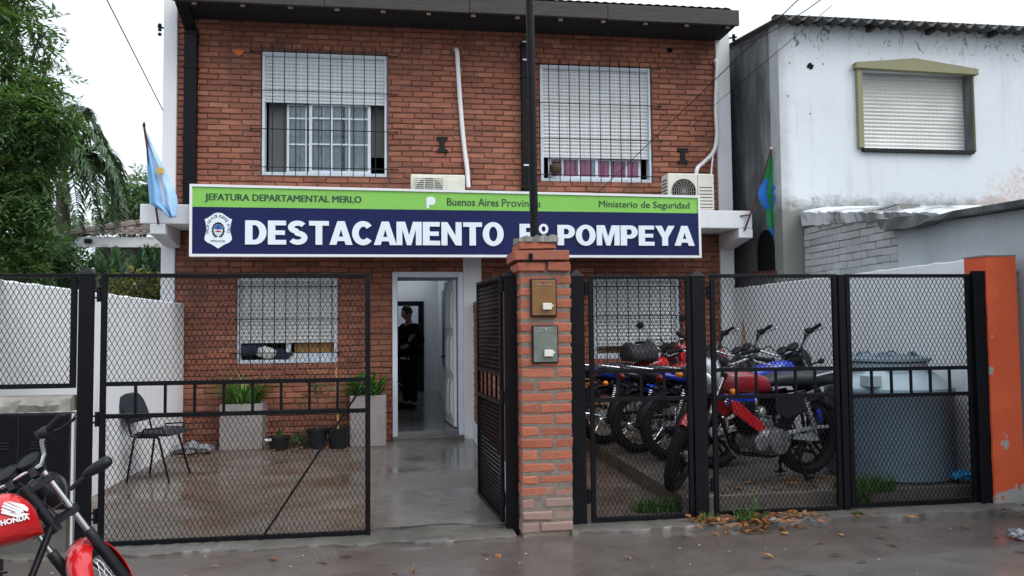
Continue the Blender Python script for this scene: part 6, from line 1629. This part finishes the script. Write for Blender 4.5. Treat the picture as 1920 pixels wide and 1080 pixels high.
    for sy in (-1, 1):
        i1 = MB().tube([(-.43,sy*.05,.71),(-.44,sy*.14,.71)], .009, 6).build('indicator', MT['plastic'], t, smooth=50, local=True)
        MB().ellipsoid((-.44,sy*.165,.71), .026, .034, .026, 12, 8).build('lens', MT['amber'] if (tail or detail) else MT['plastic'], i1, smooth=60, local=True)
        q = fk(.58, sy*.12, .07)
        if detail:
            i2 = MB().tube([q, q+Vector((.0,sy*.10,.02))], .012, 8).loft([[q+Vector((.0+.032*math.cos(a)*k, sy*yy, .025+.030*math.sin(a)*k)) for a in [2*math.pi*j/14 for j in range(14)]] for yy, k in ((.08,.35),(.105,.75),(.15,1.0),(.205,1.0),(.225,.75),(.232,.3))]).xf(S).build('indicator', MT['plastic'], t, smooth=50, local=True)
            MB().ellipsoid(q+Vector((.024,sy*.165,.025)), .016, .055, .024, 12, 8).xf(S).build('lens', MT['amber'], i2, smooth=60, local=True)
        else:
            i2 = MB().tube([q, q+Vector((0,sy*.08,0))], .009, 6).xf(S).build('indicator', MT['plastic'], t, smooth=50, local=True)
            MB().ellipsoid(q+Vector((0,sy*.105,0)), .026, .034, .026, 12, 8).xf(S).build('lens', MT['amber'] if guard else MT['plastic'], i2, smooth=60, local=True)
    # side covers
    for sy in (-1, 1):
        MB().prism([(.40,.70),(.10,.73),(.04,.66),(.10,.55),(.30,.50),(.40,.56)], lambda a, b, d: (a, sy*(.10+d*(1-abs(a-.22)*1.5)), b), .035).build('side_cover', sidem, t, smooth=40, bevel=.008, local=True)
        # tank shroud / belly panel
        if guard and sy > 0: MB().lathe([(.018,-.05),(.022,-.045),(.022,.05),(.015,.055)], (-.02,.145,.50), (.15,0,1), 12).build('shock_reservoir', MT['bike_blue'], t, smooth=40, local=True)
        if guard: MB().prism([(.86,.70),(.78,.68),(.56,.50),(.52,.44),(.60,.42),(.84,.60)], lambda a, b, d: (a, sy*(.10+d), b), .03).build('shroud', guard, t, smooth=40, bevel=.008, local=True)
    # frame
    hd_ = SB+AXS*.50; m = MB()
    m.tube([hd_+Vector((-.02,0,.10)), (.62,0,.76), (.35,0,.71), (.05,0,.70), (-.40,0,.77)], [.022,.022,.02,.016,.014], 10)
    m.tube([hd_, (.86,0,.52), (.78,0,.30), (.70,0,.24)], .017, 10)
    for sy in (-1, 1):
        m.tube([(.70,sy*.05,.24),(.45,sy*.09,.20),(.28,sy*.10,.24),(.24,sy*.10,.36),(.28,sy*.09,.70)], .013, 8)
        m.tube([(.26,sy*.09,.50),(.02,sy*.10,.62),(-.20,sy*.11,.72)], .012, 8)
        m.tube([(.24,sy*.11,.25),(.24,sy*.24,.25)], .009, 8); m.tube([(.22,sy*.22,.25),(.22,sy*.31,.25)], .018, 8)
        m.tube([(.04,sy*.11,.28),(.02,sy*.22,.30)], .014, 8)
    m.build('frame', MT['black'], t, smooth=50, local=True)
    m = MB()
    for sy in (-1, 1): m.add([(.27,sy*.075,.385),(-.02,sy*.085,.335),(-.05,sy*.085,.285),(.0,sy*.085,.285),(.27,sy*.075,.33),(.27,sy*.105,.385),(-.02,sy*.112,.335),(-.05,sy*.112,.285),(.0,sy*.112,.285),(.27,sy*.105,.33)], [(0,1,2,3,4),(9,8,7,6,5)]+[(i,i+5,(i+1)%5+5,(i+1)%5) for i in range(5)])
    m.build('swingarm', MT['alu'], t, local=True, bevel=.004)
    for sy in (-1, 1):
        q0, q1 = Vector((.0,sy*.125,.345)), Vector((.11,sy*.125,.66)); d = q1-q0; m = MB().tube([q0, q1], .012, 8)
        for k in range(9): m.torus(q0+d*(.30+.07*k), d, .024, .006, 12, 6)
        m.build('shock_absorber', MT['chrome'], t, smooth=60, local=True)
    cg = .085 if guard else .0
    MB().loft([[(.30,.10,.40),(.30,.125,.40),(.30,.125,.30+cg*.8),(.30,.10,.30+cg*.8)],[(.02,.10,.42),(.02,.125,.42),(.02,.125,.39),(.02,.10,.39)],[(-.14,.10,.41),(-.14,.125,.41),(-.14,.125,.385),(-.14,.10,.385)]]).build('chain_guard', MT['plastic'] if not guard else MT['alu'], t, local=True, bevel=.005)
    # engine
    e = MB().ellipsoid((.44,0,.33), .20, .12, .12, 18, 10).lathe([(.02,-.155),(.095,-.15),(.11,-.12),(.11,.12),(.095,.15),(.02,.155)], (.40,0,.32), (0,1,0), 20).lathe([(.02,-.14),(.065,-.135),(.07,-.1),(.07,.12),(.06,.13)], (.57,0,.33), (0,1,0), 18)
    eng = e.build('engine', MT['alu'] if detail else MT['alu_dark'], t, smooth=40, local=True)
    cd = Vector((.18,0,1)).normalized(); c0 = Vector((.60,0,.40)); m = MB()
    mrot = Matrix.Rotation(R(10), 3, 'Y')
    for k in range(8): m.obox(c0+cd*(.02+k*.024), .15, .17, .009, mrot)
    m.obox(c0+cd*.10, .11, .12, .20, mrot); m.obox(c0+cd*.225, .13, .14, .05, mrot)
    m.build('cylinder', MT['black'] if tankm is not MT['bike_blue'] else MT['alu'], eng, bevel=.003, local=True)
    MB().ellipsoid((.47,0,.56), .05, .045, .05, 12, 8).tube([(.47,0,.56),(.58,0,.57)], .022, 8).build('carburettor', MT['alu'], eng, smooth=50, local=True)
    MB().tube([(.68,.03*muff,.56),(.76,.06*muff,.52),(.77,.09*muff,.38),(.68,.11*muff,.22),(.40,.13*muff,.18),(.10,.14*muff,.22)], .019, 10).build('exhaust_pipe', MT['chrome'], t, smooth=60, local=True)
    MB().tube([(.14,.15*muff,.215),(.08,.155*muff,.23),(-.30,.175*muff,.33),(-.36,.178*muff,.345)], [.022,.044,.048,.03], 16).build('muffler', MT['chrome'] if wheel == 'spoke' else MT['black'], t, smooth=50, local=True)
    m = MB()
    if center_stand:
        for sy in (-1, 1): m.tube([(.20,sy*.10,.24),(.17,sy*.15,.03),(.16,sy*.17,-.0)], .014, 8); m.obox((.15,sy*.175,.006), .08, .04, .014)
        m.tube([(.185,-.13,.12),(.185,.13,.12)], .011, 8)
        m.build('centre_stand', MT['black'], t, smooth=50, local=True)
    else:
        m.tube([(.36,.12,.22),(.33,.24,.05),(.32,.28,-.04)], .012, 8); m.build('side_stand', MT['black'], t, smooth=50, local=True)
    return t
B = MT
MT['black_bag'] = M('black_bag_cloth', (.012,.012,.014), .7, var=.4, vs=14)
moto('red motorcycle nearest the panels with front wheel turned out and rear wheel raised', (3.53, 6.58, PZ+.03), R(194), 0, R(42), B['bike_darkred'], B['bike_black'], B['bike_red'], 'alloy', 1.03, guard=B['bike_red'], headm=B['bike_silver'], pitch=R(2.0))
moto('blue tanked motorcycle just behind the nearest red one', (ax(1338,810,7.15), 7.15, PZ), R(12), R(5), R(38), B['bike_blue'], B['bike_blue'], B['bike_black'], 'alloy', 1.06, center_stand=False, headm=B['plastic'], muff=1)
moto('dark motorcycle with black tank and spoked wheels, third from the fence', (ax(1258,800,7.65), 7.65, PZ), R(13), R(5), R(40), B['bike_black'], B['bike_black'], B['bike_black'], 'spoke', 1.05, center_stand=False, headm=B['bike_silver'], muff=1)
moto('motorcycle with blue tail panel and orange indicators, fourth from the fence', (ax(1199,797,8.15), 8.15, PZ), R(14), R(5), R(38), B['bike_darkred'], B['bike_blue'], B['bike_black'], 'spoke', 1.04, center_stand=False, tail=B['bike_blue'], muff=1)
moto('black motorcycle with a soft bag on its seat, farthest back by the window', (ax(1132,775,8.85), 8.85, PZ), R(20), R(3), R(8), B['bike_red'], B['bike_black'], B['bike_black'], 'spoke', 1.04, center_stand=False, mirrors=True)
# soft bag on the farthest motorcycle
c = Vector((ax(1200,672,9.0), 9.0, PZ+.98))
bm_ = crumple('soft_bag', 'black soft bag lying on the seat of the farthest motorcycle', 'bag', c, .22, MT['black_bag'], .72, 1.2, 5, .025)
# foreground motorcycle, cut by the left edge of the photo
moto('bright red motorcycle with silver wing emblem on its tank parked outside the left gate', (-2.020, 3.19, -.168), 1.0220, .33, .66, B['bike_red'], B['bike_red'], B['bike_red'], 'spoke', 1.0, group=None, detail=True, center_stand=False)
